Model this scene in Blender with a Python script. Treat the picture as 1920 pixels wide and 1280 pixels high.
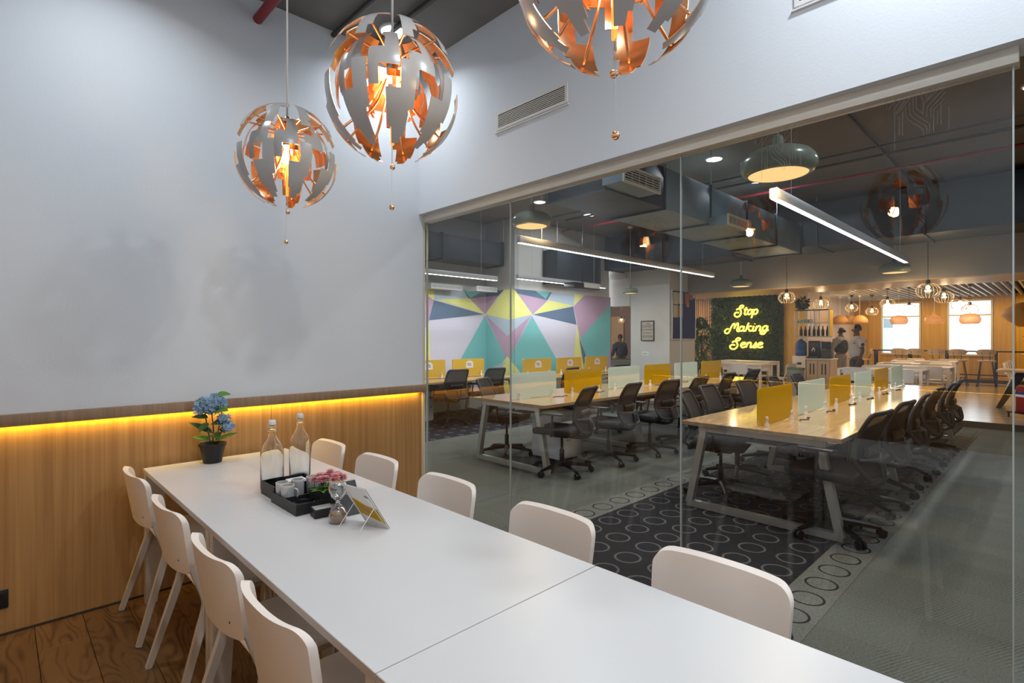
import bpy, bmesh, math, random
from mathutils import Vector, Matrix
random.seed(7)
PI = math.pi
for o in list(bpy.data.objects): bpy.data.objects.remove(o)
scene = bpy.context.scene
C = scene.collection

# ------------------------------------------------------------------ camera
cam = bpy.data.cameras.new('camera')
cam.sensor_width = 36.0
cam.lens = 36.0 * 998.5 / 1920.0
cam.shift_y = -6.0 / 1920.0
cam.clip_start = 0.02
cam.clip_end = 200
co = bpy.data.objects.new('camera', cam)
C.objects.link(co)
co.location = (0, 0, 1.46)
co.rotation_euler = (PI/2, 0, math.radians(45.889 - 90))
scene.camera = co

# ------------------------------------------------------------------ world, exposure
w = bpy.data.worlds.new('World'); scene.world = w
w.use_nodes = True
bg = w.node_tree.nodes['Background']
bg.inputs[0].default_value = (0.90, 0.95, 1.0, 1)
bg.inputs[1].default_value = 3.2
vs = scene.view_settings
vs.view_transform = 'Standard'
vs.look = 'None'
vs.exposure = 0.0
vs.gamma = 1.0
vs.use_curve_mapping = False
scene.cycles.transparent_max_bounces = 32
scene.cycles.sample_clamp_indirect = 6.0
scene.cycles.caustics_reflective = False
scene.cycles.caustics_refractive = False

# light levels (watts), kept together
L_DOWN = 15.0       # ceiling downlights in the meeting room
L_DOWN_OFF = 20.0   # downlights in the office
L_BAR = 62.0        # linear lamps over the desks
L_DOME = 14.0        # dome pendants
L_SPHERE = 6.0      # bulb of a jigsaw sphere pendant
L_STRIP = 5.0       # warm strip under the ledge
L_BULB = 14.0        # cafe bulbs
COOL = (0.84, 0.92, 1.0)
WARM = (1.0, 0.66, 0.30)

DLW = (1.0, 0.72, 0.42)
def lamp(name, kind, loc, power, color, size=0.2, size_y=None, rot=(0, 0, 0), parent=None, spread=None, radius=0.03):
    d = bpy.data.lights.new(name, kind)
    d.energy = power; d.color = color
    if kind == 'AREA':
        d.shape = 'RECTANGLE' if size_y else 'DISK'
        d.size = size
        if size_y: d.size_y = size_y
        if spread: d.spread = spread
    else:
        d.shadow_soft_size = radius
    o = bpy.data.objects.new(name, d); C.objects.link(o)
    o.location = loc; o.rotation_euler = rot
    if parent: o.parent = parent
    return o

# ------------------------------------------------------------------ materials
def newmat(name):
    m = bpy.data.materials.new(name); m.use_nodes = True
    nt = m.node_tree
    return m, nt, nt.nodes['Principled BSDF']

def mat(name, col, rough=0.5, metal=0.0, emit=None, estr=0.0, coat=0.0, var=0.0, bump=0.0, bscale=60, spec=0.5, alpha=None, trans=0.0, ior=1.45, nscale=8.0):
    m, nt, b = newmat(name)
    b.inputs['Base Color'].default_value = (*col, 1)
    b.inputs['Roughness'].default_value = rough
    b.inputs['Metallic'].default_value = metal
    b.inputs['Specular IOR Level'].default_value = spec
    b.inputs['Coat Weight'].default_value = coat
    b.inputs['Coat Roughness'].default_value = 0.08
    b.inputs['IOR'].default_value = ior
    b.inputs['Transmission Weight'].default_value = trans
    if emit:
        b.inputs['Emission Color'].default_value = (*emit, 1)
        b.inputs['Emission Strength'].default_value = estr
    if alpha is not None: b.inputs['Alpha'].default_value = alpha
    tc = nt.nodes.new('ShaderNodeTexCoord')
    if var > 0:
        n = nt.nodes.new('ShaderNodeTexNoise'); n.inputs['Scale'].default_value = nscale
        n.inputs['Detail'].default_value = 4
        nt.links.new(tc.outputs['Object'], n.inputs['Vector'])
        r = nt.nodes.new('ShaderNodeMapRange')
        r.inputs['To Min'].default_value = 1 - var; r.inputs['To Max'].default_value = 1 + var
        nt.links.new(n.outputs['Fac'], r.inputs['Value'])
        h = nt.nodes.new('ShaderNodeHueSaturation'); h.inputs['Color'].default_value = (*col, 1)
        nt.links.new(r.outputs['Result'], h.inputs['Value'])
        nt.links.new(h.outputs['Color'], b.inputs['Base Color'])
    if bump > 0:
        n2 = nt.nodes.new('ShaderNodeTexNoise'); n2.inputs['Scale'].default_value = bscale
        nt.links.new(tc.outputs['Object'], n2.inputs['Vector'])
        bp = nt.nodes.new('ShaderNodeBump'); bp.inputs['Strength'].default_value = bump
        bp.inputs['Distance'].default_value = 0.01
        nt.links.new(n2.outputs['Fac'], bp.inputs['Height'])
        nt.links.new(bp.outputs['Normal'], b.inputs['Normal'])
    return m

def wood(name, c1, c2, scale=(30, 30, 1.2), rough=0.45, coat=0.0, dist=2.0, rand=0.0, waves=0.0, wscale=3.0, wvec=(1, 6, 6)):
    """grain runs along the axis whose scale is smallest"""
    m, nt, b = newmat(name)
    N, Lk = nt.nodes.new, nt.links.new
    tc = N('ShaderNodeTexCoord'); mp = N('ShaderNodeMapping')
    mp.inputs['Scale'].default_value = scale
    oi = N('ShaderNodeObjectInfo')
    ad = N('ShaderNodeVectorMath'); ad.operation = 'ADD'
    ml = N('ShaderNodeVectorMath'); ml.operation = 'SCALE'; ml.inputs['Scale'].default_value = 7.3
    cb = N('ShaderNodeCombineXYZ')
    for k in range(3): Lk(oi.outputs['Random'], cb.inputs[k])
    Lk(cb.outputs[0], ml.inputs[0])
    Lk(tc.outputs['Object'], ad.inputs[0]); Lk(ml.outputs[0], ad.inputs[1])
    Lk(ad.outputs[0], mp.inputs['Vector'])
    n = N('ShaderNodeTexNoise'); n.inputs['Scale'].default_value = 1.0
    n.inputs['Detail'].default_value = 6; n.inputs['Roughness'].default_value = 0.6
    n.inputs['Distortion'].default_value = dist * 0.1
    Lk(mp.outputs[0], n.inputs['Vector'])
    fac = n.outputs['Fac']
    if waves > 0:
        mp2 = N('ShaderNodeMapping'); mp2.inputs['Scale'].default_value = wvec
        Lk(ad.outputs[0], mp2.inputs['Vector'])
        wv = N('ShaderNodeTexNoise'); wv.inputs['Scale'].default_value = wscale; wv.inputs['Detail'].default_value = 1.5
        Lk(mp2.outputs[0], wv.inputs['Vector'])
        m1 = N('ShaderNodeMath'); m1.operation = 'MULTIPLY'; m1.inputs[1].default_value = 14
        Lk(wv.outputs['Fac'], m1.inputs[0])
        m2 = N('ShaderNodeMath'); m2.operation = 'PINGPONG'; m2.inputs[1].default_value = 0.5
        Lk(m1.outputs[0], m2.inputs[0])
        mx = N('ShaderNodeMath'); mx.operation = 'MULTIPLY_ADD'
        Lk(m2.outputs[0], mx.inputs[0]); mx.inputs[1].default_value = waves
        Lk(n.outputs['Fac'], mx.inputs[2])
        fac = mx.outputs[0]
    cr = N('ShaderNodeValToRGB')
    cr.color_ramp.elements[0].position = 0.30; cr.color_ramp.elements[0].color = (*c1, 1)
    cr.color_ramp.elements[1].position = 0.72; cr.color_ramp.elements[1].color = (*c2, 1)
    Lk(fac, cr.inputs['Fac'])
    out = cr.outputs['Color']
    if rand > 0:
        h = N('ShaderNodeHueSaturation'); r = N('ShaderNodeMapRange')
        r.inputs['To Min'].default_value = 1 - rand; r.inputs['To Max'].default_value = 1 + rand
        Lk(oi.outputs['Random'], r.inputs['Value']); Lk(r.outputs[0], h.inputs['Value'])
        Lk(out, h.inputs['Color']); out = h.outputs['Color']
    Lk(out, b.inputs['Base Color'])
    b.inputs['Roughness'].default_value = rough
    b.inputs['Coat Weight'].default_value = coat
    b.inputs['Coat Roughness'].default_value = 0.1
    return m

class X:
    """tiny expression builder for shader maths"""
    nt = None
    def __init__(s, v): s.v = v
    def op(s, o, *a):
        n = X.nt.nodes.new('ShaderNodeMath'); n.operation = o
        for i, q in enumerate((s,) + a):
            q = q.v if isinstance(q, X) else q
            if isinstance(q, (int, float)): n.inputs[i].default_value = q
            else: X.nt.links.new(q, n.inputs[i])
        return X(n.outputs[0])
    def __add__(s, o): return s.op('ADD', o)
    def __sub__(s, o): return s.op('SUBTRACT', o)
    def __mul__(s, o): return s.op('MULTIPLY', o)
    def fract(s): return s.op('FRACT')
    def abs(s): return s.op('ABSOLUTE')
    def lt(s, o): return s.op('LESS_THAN', o)

def carpet(name, base, dark, ring=None, grid=0.2535, r=0.083, wdt=0.0075, bump=0.5):
    m, nt, b = newmat(name); X.nt = nt
    N, Lk = nt.nodes.new, nt.links.new
    g = N('ShaderNodeTexCoord'); s = N('ShaderNodeSeparateXYZ'); Lk(g.outputs['Object'], s.inputs[0])
    x, y = X(s.outputs[0]), X(s.outputs[1])
    # curved tufted ribs, changing direction tile by tile
    nz = N('ShaderNodeTexNoise'); nz.inputs['Scale'].default_value = 90; nz.inputs['Detail'].default_value = 2
    Lk(g.outputs['Object'], nz.inputs['Vector'])
    n2 = N('ShaderNodeTexNoise'); n2.inputs['Scale'].default_value = 3.0; n2.inputs['Detail'].default_value = 0
    Lk(g.outputs['Object'], n2.inputs['Vector'])
    wob = X(n2.outputs['Fac']) * 3.0
    ph = ((x * 1.0 + y * 2.2) * 150.0 + wob * 6.0)
    rib = ph.op('SINE')
    msk = ((x * 7.5 + wob).op('SINE') * (y * 8.5 + wob * 0.5).op('SINE') + 0.15).op('MAXIMUM', 0.0).op('MINIMUM', 0.6)
    ck = ((x * 2.0).op('FLOOR') + (y * 2.0).op('FLOOR')).op('MODULO', 2.0)
    val = rib * msk * 0.30 + X(nz.outputs['Fac']) * 1.0 + ck * 0.08 + 0.46
    hs = N('ShaderNodeHueSaturation'); hs.inputs['Color'].default_value = (*base, 1)
    Lk(val.v, hs.inputs['Value'])
    out = hs.outputs['Color']
    if ring:
        fx = ((x - (3.525 - grid/2)) * (1/grid)).fract() - 0.5
        fy = ((y - (1.2465 - grid/2)) * (1/grid)).fract() - 0.5
        d = (fx*fx + fy*fy).op('SQRT') * grid
        k = (d - r).abs().lt(wdt)
        mx = N('ShaderNodeMix'); mx.data_type = 'RGBA'
        Lk(k.v, mx.inputs['Factor']); Lk(out, mx.inputs['A']); mx.inputs['B'].default_value = (*ring, 1)
        out = mx.outputs['Result']
    Lk(out, b.inputs['Base Color'])
    b.inputs['Roughness'].default_value = 0.95
    b.inputs['Specular IOR Level'].default_value = 0.15
    bp = N('ShaderNodeBump'); bp.inputs['Strength'].default_value = bump; bp.inputs['Distance'].default_value = 0.004
    Lk(val.v, bp.inputs['Height']); Lk(bp.outputs[0], b.inputs['Normal'])
    return m

def pane_mat(name, tint=(0.93, 0.95, 0.95), refl=1.0, rough=0.0):
    """thin flat glass: clear transmission and a Fresnel reflection on each face"""
    m = bpy.data.materials.new(name); m.use_nodes = True
    nt = m.node_tree; nt.nodes.clear(); N, Lk = nt.nodes.new, nt.links.new
    o = N('ShaderNodeOutputMaterial'); mx = N('ShaderNodeMixShader')
    t = N('ShaderNodeBsdfTransparent'); t.inputs[0].default_value = (*tint, 1)
    gl = N('ShaderNodeBsdfGlossy'); gl.inputs['Roughness'].default_value = rough
    f = N('ShaderNodeFresnel'); f.inputs['IOR'].default_value = 1.5
    ml = N('ShaderNodeMath'); ml.operation = 'MULTIPLY'; ml.inputs[1].default_value = refl
    g = N('ShaderNodeNewGeometry'); io = N('ShaderNodeMath'); io.operation = 'MULTIPLY_ADD'
    io.inputs[1].default_value = 1/1.5 - 1.5; io.inputs[2].default_value = 1.5   # same reflectance from either side
    Lk(g.outputs['Backfacing'], io.inputs[0]); Lk(io.outputs[0], f.inputs['IOR'])
    Lk(f.outputs[0], ml.inputs[0]); Lk(ml.outputs[0], mx.inputs[0])
    Lk(t.outputs[0], mx.inputs[1]); Lk(gl.outputs[0], mx.inputs[2]); Lk(mx.outputs[0], o.inputs[0])
    return m

def emis(name, col, s):
    m = bpy.data.materials.new(name); m.use_nodes = True
    nt = m.node_tree; nt.nodes.clear()
    e = nt.nodes.new('ShaderNodeEmission'); o = nt.nodes.new('ShaderNodeOutputMaterial')
    e.inputs[0].default_value = (*col, 1); e.inputs[1].default_value = s
    nt.links.new(e.outputs[0], o.inputs[0])
    return m

def see_through(name, col, amount, rough=0.4, emit=None, estr=0):
    """woven mesh or frosted plastic: part of the light passes straight through"""
    m, nt, b = newmat(name)
    b.inputs['Base Color'].default_value = (*col, 1); b.inputs['Roughness'].default_value = rough
    if emit:
        b.inputs['Emission Color'].default_value = (*emit, 1); b.inputs['Emission Strength'].default_value = estr
    o = nt.nodes['Material Output']; mx = nt.nodes.new('ShaderNodeMixShader')
    t = nt.nodes.new('ShaderNodeBsdfTransparent'); t.inputs[0].default_value = (*[0.4 + 0.6*c for c in col], 1)
    mx.inputs[0].default_value = amount
    nt.links.new(b.outputs[0], mx.inputs[1]); nt.links.new(t.outputs[0], mx.inputs[2])
    nt.links.new(mx.outputs[0], o.inputs[0])
    return m

def frosted(name, col, amount):
    """frosted sheet: glossy face, light scatters through from behind"""
    m, nt, b = newmat(name); N, Lk = nt.nodes.new, nt.links.new
    b.inputs['Base Color'].default_value = (*col, 1); b.inputs['Roughness'].default_value = 0.2
    tl = N('ShaderNodeBsdfTranslucent'); tl.inputs[0].default_value = (*col, 1)
    t = N('ShaderNodeBsdfTransparent'); t.inputs[0].default_value = (*col, 1)
    a = N('ShaderNodeMixShader'); a.inputs[0].default_value = 0.5
    c = N('ShaderNodeMixShader'); c.inputs[0].default_value = amount
    Lk(b.outputs[0], a.inputs[1]); Lk(tl.outputs[0], a.inputs[2]); Lk(a.outputs[0], c.inputs[1]); Lk(t.outputs[0], c.inputs[2])
    Lk(c.outputs[0], nt.nodes['Material Output'].inputs[0])
    return m

M = {}
M['plaster'] = mat('plaster', (0.69, 0.715, 0.745), 0.8, bump=0.05, bscale=90)
M['plaster_dim'] = mat('plaster_grey', (0.45, 0.45, 0.44), 0.8)
M['pillar'] = mat('pillar_paint', (0.60, 0.58, 0.54), 0.7)
M['concrete'] = mat('concrete', (0.17, 0.155, 0.14), 0.85, var=0.25, nscale=2.0, bump=0.2, bscale=20)
M['concrete_dark'] = mat('concrete_dark', (0.17, 0.14, 0.105), 0.85, var=0.25, nscale=1.5)
M['cream'] = mat('cream_metal', (0.62, 0.58, 0.50), 0.4)
M['white'] = mat('white_plastic', (0.84, 0.76, 0.69), 0.38, spec=0.35)
M['table'] = mat('white_laminate', (0.58, 0.58, 0.585), 0.32, spec=0.4)
M['tedge'] = mat('table_edge', (0.52, 0.44, 0.38), 0.4)
M['leg'] = mat('cream_steel', (0.60, 0.54, 0.48), 0.4)
M['black'] = mat('black_plastic', (0.012, 0.012, 0.014), 0.45)
M['blackm'] = mat('black_metal', (0.009, 0.009, 0.010), 0.35, metal=0.0)
M['seatf'] = mat('black_fabric', (0.020, 0.020, 0.022), 0.95)
M['mesh'] = see_through('chair_mesh', (0.020, 0.018, 0.018), 0.12, 0.9)
M['gframe'] = mat('dark_grey_plastic', (0.022, 0.022, 0.024), 0.5)
M['steel'] = mat('brushed_steel', (0.55, 0.54, 0.50), 0.35, metal=0.6)
M['chrome'] = mat('chrome', (0.8, 0.8, 0.8), 0.15, metal=1.0)
M['galv'] = mat('galvanised_sheet', (0.18, 0.245, 0.29), 0.5, metal=0.15, var=0.25, nscale=3)
M['ductdark'] = mat('duct_insulation', (0.030, 0.040, 0.052), 0.5, var=0.4, nscale=4)
M['red'] = mat('red_paint', (0.25, 0.02, 0.025), 0.4)
M['pipe'] = mat('grey_conduit', (0.05, 0.045, 0.04), 0.5)
M['copper'] = mat('copper', (0.92, 0.52, 0.27), 0.20, metal=1.0)
M['shell'] = mat('warm_grey_lacquer', (0.46, 0.44, 0.42), 0.25, spec=0.5)
M['bulb'] = emis('bulb_glow', (1.0, 0.62, 0.22), 14)
M['filament'] = emis('bulb_warm', (1.0, 0.62, 0.25), 20)
M['amber'] = see_through('amber_rod', (0.9, 0.5, 0.12), 0.4, 0.3, emit=(1, 0.5, 0.1), estr=0.8)
M['cordw'] = mat('white_cord', (0.75, 0.70, 0.66), 0.6)
M['led'] = emis('led_white', (0.90, 0.95, 1.0), 9)
M['ledw'] = emis('led_amber', (1.0, 0.50, 0.03), 2)
M['disc'] = emis('dome_diffuser', (1.0, 0.62, 0.24), 1.25)
M['sage'] = mat('sage_enamel', (0.22, 0.25, 0.20), 0.25)
M['alu'] = mat('aluminium', (0.52, 0.53, 0.54), 0.4, metal=0.3)
M['oak'] = wood('oak_veneer', (0.34, 0.17, 0.055), (0.54, 0.31, 0.12), (42, 42, 0.7), 0.5)
M['oakledge'] = wood('oak_ledge', (0.22, 0.13, 0.07), (0.36, 0.23, 0.14), (40, 40, 1.0), 0.5)
M['floorwood'] = wood('dark_wood_floor', (0.045, 0.018, 0.006), (0.17, 0.085, 0.032), (1.6, 26, 26), 0.36, rand=0.10, waves=0.85, wscale=1.3, wvec=(1.2, 5, 5))
M['desk'] = wood('desk_top', (0.44, 0.26, 0.11), (0.70, 0.47, 0.24), (1.6, 26, 26), 0.16, coat=0.4)
M['deskedge'] = wood('desk_edge', (0.32, 0.20, 0.11), (0.52, 0.36, 0.22), (1.6, 30, 30), 0.4)
M['cafefloor'] = wood('pale_floor', (0.42, 0.36, 0.28), (0.66, 0.58, 0.47), (18, 1.2, 18), 0.18, coat=0.2)
M['orangewood'] = wood('amber_panel', (0.55, 0.29, 0.03), (0.72, 0.42, 0.06), (20, 20, 0.8), 0.5, rand=0.12)
M['slatwood'] = wood('slat_wood', (0.28, 0.14, 0.055), (0.45, 0.25, 0.11), (30, 30, 1), 0.5, rand=0.2)
M['palewood'] = wood('pale_wood', (0.45, 0.33, 0.22), (0.60, 0.46, 0.32), (20, 20, 1.5), 0.5)
M['darkwood'] = wood('dark_door_wood', (0.09, 0.04, 0.02), (0.17, 0.08, 0.04), (25, 25, 1), 0.5)
M['beam'] = mat('beam_paint', (0.33, 0.31, 0.285), 0.8)
M['soffit'] = mat('soffit_wood', (0.62, 0.40, 0.20), 0.45)
M['yellow'] = frosted('yellow_acrylic', (0.78, 0.56, 0.004), 0.04)
M['frost'] = frosted('frosted_acrylic', (0.80, 0.90, 0.85), 0.10)
M['clamp'] = mat('white_clamp', (0.72, 0.70, 0.66), 0.35)
M['yfelt'] = mat('yellow_felt', (0.60, 0.38, 0.015), 0.9)
M['sticker'] = mat('sticker', (0.72, 0.72, 0.72), 0.6)
M['ink'] = mat('ink_grey', (0.18, 0.20, 0.24), 0.7)
M['bulbglass'] = pane_mat('hourglass_glass', (0.93, 0.95, 0.95), 4.0)
M['glass'] = pane_mat('partition_glass', (0.955, 0.96, 0.957), 1.0)
M['clear'] = pane_mat('clear_glass', (0.93, 0.95, 0.94), 1.2)
M['faintline'] = see_through('faint_line', (0.6, 0.6, 0.58), 0.84, 0.6)
M['joint'] = mat('polished_glass_edge', (0.42, 0.45, 0.42), 0.2, spec=0.8)
M['bottle'] = mat('bottle_glass', (0.965, 0.985, 0.98), 0.02, trans=1.0, ior=1.45)
M['acrylic'] = pane_mat('acrylic', (0.95, 0.96, 0.96), 2.2)
M['leaf'] = mat('leaf_green', (0.040, 0.105, 0.022), 0.45, var=0.35)
M['leafl'] = mat('leaf_light', (0.10, 0.24, 0.03), 0.5, var=0.35)
M['leafd'] = mat('leaf_dark', (0.04, 0.062, 0.022), 0.55, var=0.5, nscale=30)
M['blue'] = mat('hydrangea_blue', (0.30, 0.44, 0.62), 0.6, var=0.35, nscale=30)
M['pinkf'] = mat('petal_pink', (0.72, 0.34, 0.36), 0.6, var=0.3, nscale=40)
M['stem'] = mat('stem_brown', (0.05, 0.035, 0.02), 0.7)
M['sand'] = mat('brown_sand', (0.30, 0.17, 0.10), 0.9, bump=0.2, bscale=300)
M['neon'] = emis('neon_yellow', (1.0, 0.70, 0.05), 6.5)
M['boardblue'] = mat('board_blue', (0.018, 0.028, 0.13), 0.9)
M['paper'] = mat('poster_beige', (0.50, 0.46, 0.37), 0.8)
M['paper2'] = mat('poster_tan', (0.42, 0.22, 0.09), 0.8)
M['paper3'] = mat('poster_red', (0.34, 0.12, 0.07), 0.8)
M['greenfelt'] = mat('green_felt', (0.05, 0.16, 0.03), 0.9)
M['skin'] = mat('skin_brown', (0.10, 0.045, 0.028), 0.55)
M['hair'] = mat('hair_black', (0.006, 0.005, 0.005), 0.6)
M['shirtw'] = mat('shirt_white', (0.62, 0.58, 0.58), 0.85)
M['vest'] = mat('vest_dark', (0.028, 0.035, 0.033), 0.85)
M['sleeveg'] = mat('sleeve_grey', (0.22, 0.22, 0.25), 0.85)
M['trgrey'] = mat('trousers_grey', (0.22, 0.20, 0.21), 0.85)
M['trdark'] = mat('trousers_dark', (0.028, 0.020, 0.020), 0.85)
M['navyc'] = mat('navy_cloth', (0.016, 0.022, 0.040), 0.85)
M['smoke'] = see_through('ribbed_glass', (0.55, 0.45, 0.35), 0.55, 0.1)
M['milk'] = see_through('amber_shade', (0.70, 0.45, 0.24), 0.35, 0.2, emit=(1.0, 0.55, 0.2), estr=0.12)
M['wicker'] = mat('wicker', (0.50, 0.26, 0.07), 0.7, bump=0.5, bscale=60)
M['facade'] = mat('facade_pale', (0.62, 0.66, 0.68), 0.9)
M['facadeb'] = mat('facade_blue_grey', (0.24, 0.32, 0.36), 0.9)
M['winframe'] = mat('window_frame_cream', (0.72, 0.66, 0.48), 0.5)
M['waterblue'] = mat('water_jug_blue', (0.02, 0.07, 0.26), 0.3)
M['binst'] = mat('bin_steel', (0.50, 0.48, 0.44), 0.3, metal=0.8)
M['bingreen'] = mat('bin_rim_green', (0.10, 0.22, 0.08), 0.5)
M['darkpanel'] = mat('dark_panel', (0.05, 0.05, 0.055), 0.6)
for k, c in dict(lilac=(0.60, 0.58, 0.68), pink=(0.46, 0.31, 0.42), steel=(0.42, 0.51, 0.60), yellowp=(0.74, 0.74, 0.24),
                 teal=(0.17, 0.48, 0.47), navy=(0.10, 0.155, 0.24)).items():
    M['m_' + k] = mat('mural_' + k, c, 0.7)
M['m_yellow'] = M['m_yellowp']
M['carpet'] = carpet('carpet_grey', (0.135, 0.145, 0.125), None)
M['carpet_border'] = carpet('carpet_border', (0.17, 0.175, 0.155), None, ring=(0.022, 0.022, 0.024), wdt=0.0065)
M['carpet_dark'] = carpet('carpet_dark', (0.020, 0.022, 0.027), None, ring=(0.12, 0.12, 0.12), bump=0.3)
M['carpet_dark2'] = carpet('carpet_dark_dots', (0.022, 0.024, 0.032), None, ring=(0.15, 0.16, 0.17), r=0.03, wdt=0.012, bump=0.3)

# ------------------------------------------------------------------ mesh builder
class MB:
    def __init__(s): s.bm = bmesh.new(); s.mi = 0
    def _mark(s, faces):
        for f in faces: f.material_index = s.mi
    def box(s, x0, x1, y0, y1, z0, z1, bev=0.0, seg=2, mtx=None):
        r = bmesh.ops.create_cube(s.bm, size=1.0)
        vs_ = r['verts']
        T = Matrix.Translation(((x0+x1)/2, (y0+y1)/2, (z0+z1)/2)) @ Matrix.Diagonal((abs(x1-x0), abs(y1-y0), abs(z1-z0), 1))
        bmesh.ops.transform(s.bm, matrix=T, verts=vs_)
        fs = set(f for v in vs_ for f in v.link_faces)
        if bev > 0:
            es = list(set(e for v in vs_ for e in v.link_edges))
            for f in fs: f.material_index = s.mi
            q = bmesh.ops.bevel(s.bm, geom=es, offset=bev, segments=seg, affect='EDGES', profile=0.5)
            fs = set(q['faces']) | set(f for f in fs if f.is_valid)
            vs_ = list(set(v for f in fs for v in f.verts))
        s._mark(fs)
        if mtx is not None: bmesh.ops.transform(s.bm, matrix=mtx, verts=list(set(v for f in fs for v in f.verts)))
        return s
    def tube(s, pts, r, n=8, closed=False, caps=True, sq=False):
        pts = [Vector(p) for p in pts]; m = len(pts)
        rs = r if isinstance(r, (list, tuple)) else [r]*m
        rings = []; up = None
        for i, p in enumerate(pts):
            a = pts[i-1] if (i > 0 or closed) else pts[i]
            b = pts[(i+1) % m] if (i < m-1 or closed) else pts[i]
            t = (b - a).normalized()
            if up is None:
                ref = Vector((0, 0, 1)) if abs(t.z) < 0.9 else Vector((1, 0, 0))
                up = (ref - t*ref.dot(t)).normalized()
            else:
                up = (up - t*up.dot(t)); up = up.normalized() if up.length > 1e-6 else Vector((1, 0, 0))
            sd = t.cross(up)
            off = PI/n if sq else 0
            rings.append([s.bm.verts.new(p + (up*math.cos(off+2*PI*k/n) + sd*math.sin(off+2*PI*k/n))*rs[i]) for k in range(n)])
        fs = []
        for i in range(m if closed else m-1):
            A, B = rings[i], rings[(i+1) % m]
            for k in range(n): fs.append(s.bm.faces.new((A[k], A[(k+1) % n], B[(k+1) % n], B[k])))
        if caps and not closed:
            fs.append(s.bm.faces.new(rings[0][::-1])); fs.append(s.bm.faces.new(rings[-1]))
        s._mark(fs); return s
    def lathe(s, prof, n=24, c=(0, 0, 0), closed=False):
        rings = []
        for r, z in prof:
            if r < 1e-5: rings.append([s.bm.verts.new((c[0], c[1], c[2]+z))])
            else: rings.append([s.bm.verts.new((c[0]+r*math.cos(2*PI*k/n), c[1]+r*math.sin(2*PI*k/n), c[2]+z)) for k in range(n)])
        fs = []
        L = len(rings)
        for i in range(L if closed else L-1):
            A, B = rings[i], rings[(i+1) % L]
            for k in range(n):
                k2 = (k+1) % n
                if len(A) == 1 and len(B) == 1: continue
                if len(A) == 1: fs.append(s.bm.faces.new((A[0], B[k2], B[k])))
                elif len(B) == 1: fs.append(s.bm.faces.new((A[k], A[k2], B[0])))
                else: fs.append(s.bm.faces.new((A[k], A[k2], B[k2], B[k])))
        s._mark(fs); return s
    def prism(s, poly, d, mtx=None):
        """poly in xy, extruded 0..d along z, then transformed"""
        mtx = mtx or Matrix.Identity(4)
        a = [s.bm.verts.new(mtx @ Vector((x, y, 0))) for x, y in poly]
        b = [s.bm.verts.new(mtx @ Vector((x, y, d))) for x, y in poly]
        fs = [s.bm.faces.new(a[::-1]), s.bm.faces.new(b)]
        n = len(poly)
        for i in range(n): fs.append(s.bm.faces.new((a[i], a[(i+1) % n], b[(i+1) % n], b[i])))
        s._mark(fs); return s
    def grid(s, P, thick=None):
        """P[i][j] points; optional thickness along local normal"""
        ni, nj = len(P), len(P[0])
        V = [[s.bm.verts.new(p) for p in row] for row in P]
        fs = []
        for i in range(ni-1):
            for j in range(nj-1): fs.append(s.bm.faces.new((V[i][j], V[i+1][j], V[i+1][j+1], V[i][j+1])))
        s._mark(fs)
        if thick:
            bmesh.ops.recalc_face_normals(s.bm, faces=fs)
            bmesh.ops.solidify(s.bm, geom=fs, thickness=thick)
        return s
    def ball(s, c, r, u=12, v=8, sc=(1, 1, 1)):
        q = bmesh.ops.create_uvsphere(s.bm, u_segments=u, v_segments=v, radius=r)
        bmesh.ops.transform(s.bm, matrix=Matrix.Translation(c) @ Matrix.Diagonal((*sc, 1)), verts=q['verts'])
        s._mark(set(f for v_ in q['verts'] for f in v_.link_faces)); return s
    def build(s, name, m, parent=None, smooth=None, loc=(0, 0, 0), norm=True):
        me = bpy.data.meshes.new(name)
        if norm: bmesh.ops.recalc_face_normals(s.bm, faces=s.bm.faces)
        s.bm.to_mesh(me); s.bm.free()
        for q in (m if isinstance(m, (list, tuple)) else [m]): me.materials.append(q if not isinstance(q, str) else M[q])
        if smooth:
            me.polygons.foreach_set('use_smooth', [True]*len(me.polygons))
            if smooth is not True:
                me.set_sharp_from_angle(angle=math.radians(smooth))
        o = bpy.data.objects.new(name, me); C.objects.link(o)
        o.location = loc
        if parent: o.parent = parent
        return o

def tag(o, label, cat, group=None, kind=None):
    o['label'] = label; o['category'] = cat
    if group: o['group'] = group
    if kind: o['kind'] = kind
    return o
def thing(name, label, cat, loc=(0, 0, 0), rz=0, group=None):
    o = bpy.data.objects.new(name, None); C.objects.link(o)
    o.empty_display_size = 0.1
    o.location = loc; o.rotation_euler = (0, 0, rz)
    return tag(o, label, cat, group)
def struct(o):
    o['kind'] = 'structure'; return o
def sgroup(name):
    o = bpy.data.objects.new(name, None); C.objects.link(o); return struct(o)
KIDS = {}
def dup(o, loc=None, rz=None, label=None, parent=None):
    c = o.copy(); C.objects.link(c)
    if parent is not None: c.parent = parent
    for ch in list(o.children): dup(ch, parent=c)
    if loc is not None: c.location = loc
    if rz is not None: c.rotation_euler = (0, 0, rz)
    if label: c['label'] = label
    return c
def B(name, m, x0, x1, y0, y1, z0, z1, parent=None, bev=0.0, smooth=None):
    return MB().box(x0, x1, y0, y1, z0, z1, bev).build(name, m, parent, smooth or (40 if bev else None))
def rrect(w_, h_, r, n=5):
    """rounded rectangle outline centred on 0"""
    out = []
    for cx, cy, a0 in ((w_/2-r, h_/2-r, 0), (-w_/2+r, h_/2-r, 90), (-w_/2+r, -h_/2+r, 180), (w_/2-r, -h_/2+r, 270)):
        for k in range(n+1):
            a = math.radians(a0 + 90*k/n); out.append((cx + r*math.cos(a), cy + r*math.sin(a)))
    return out
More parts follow.
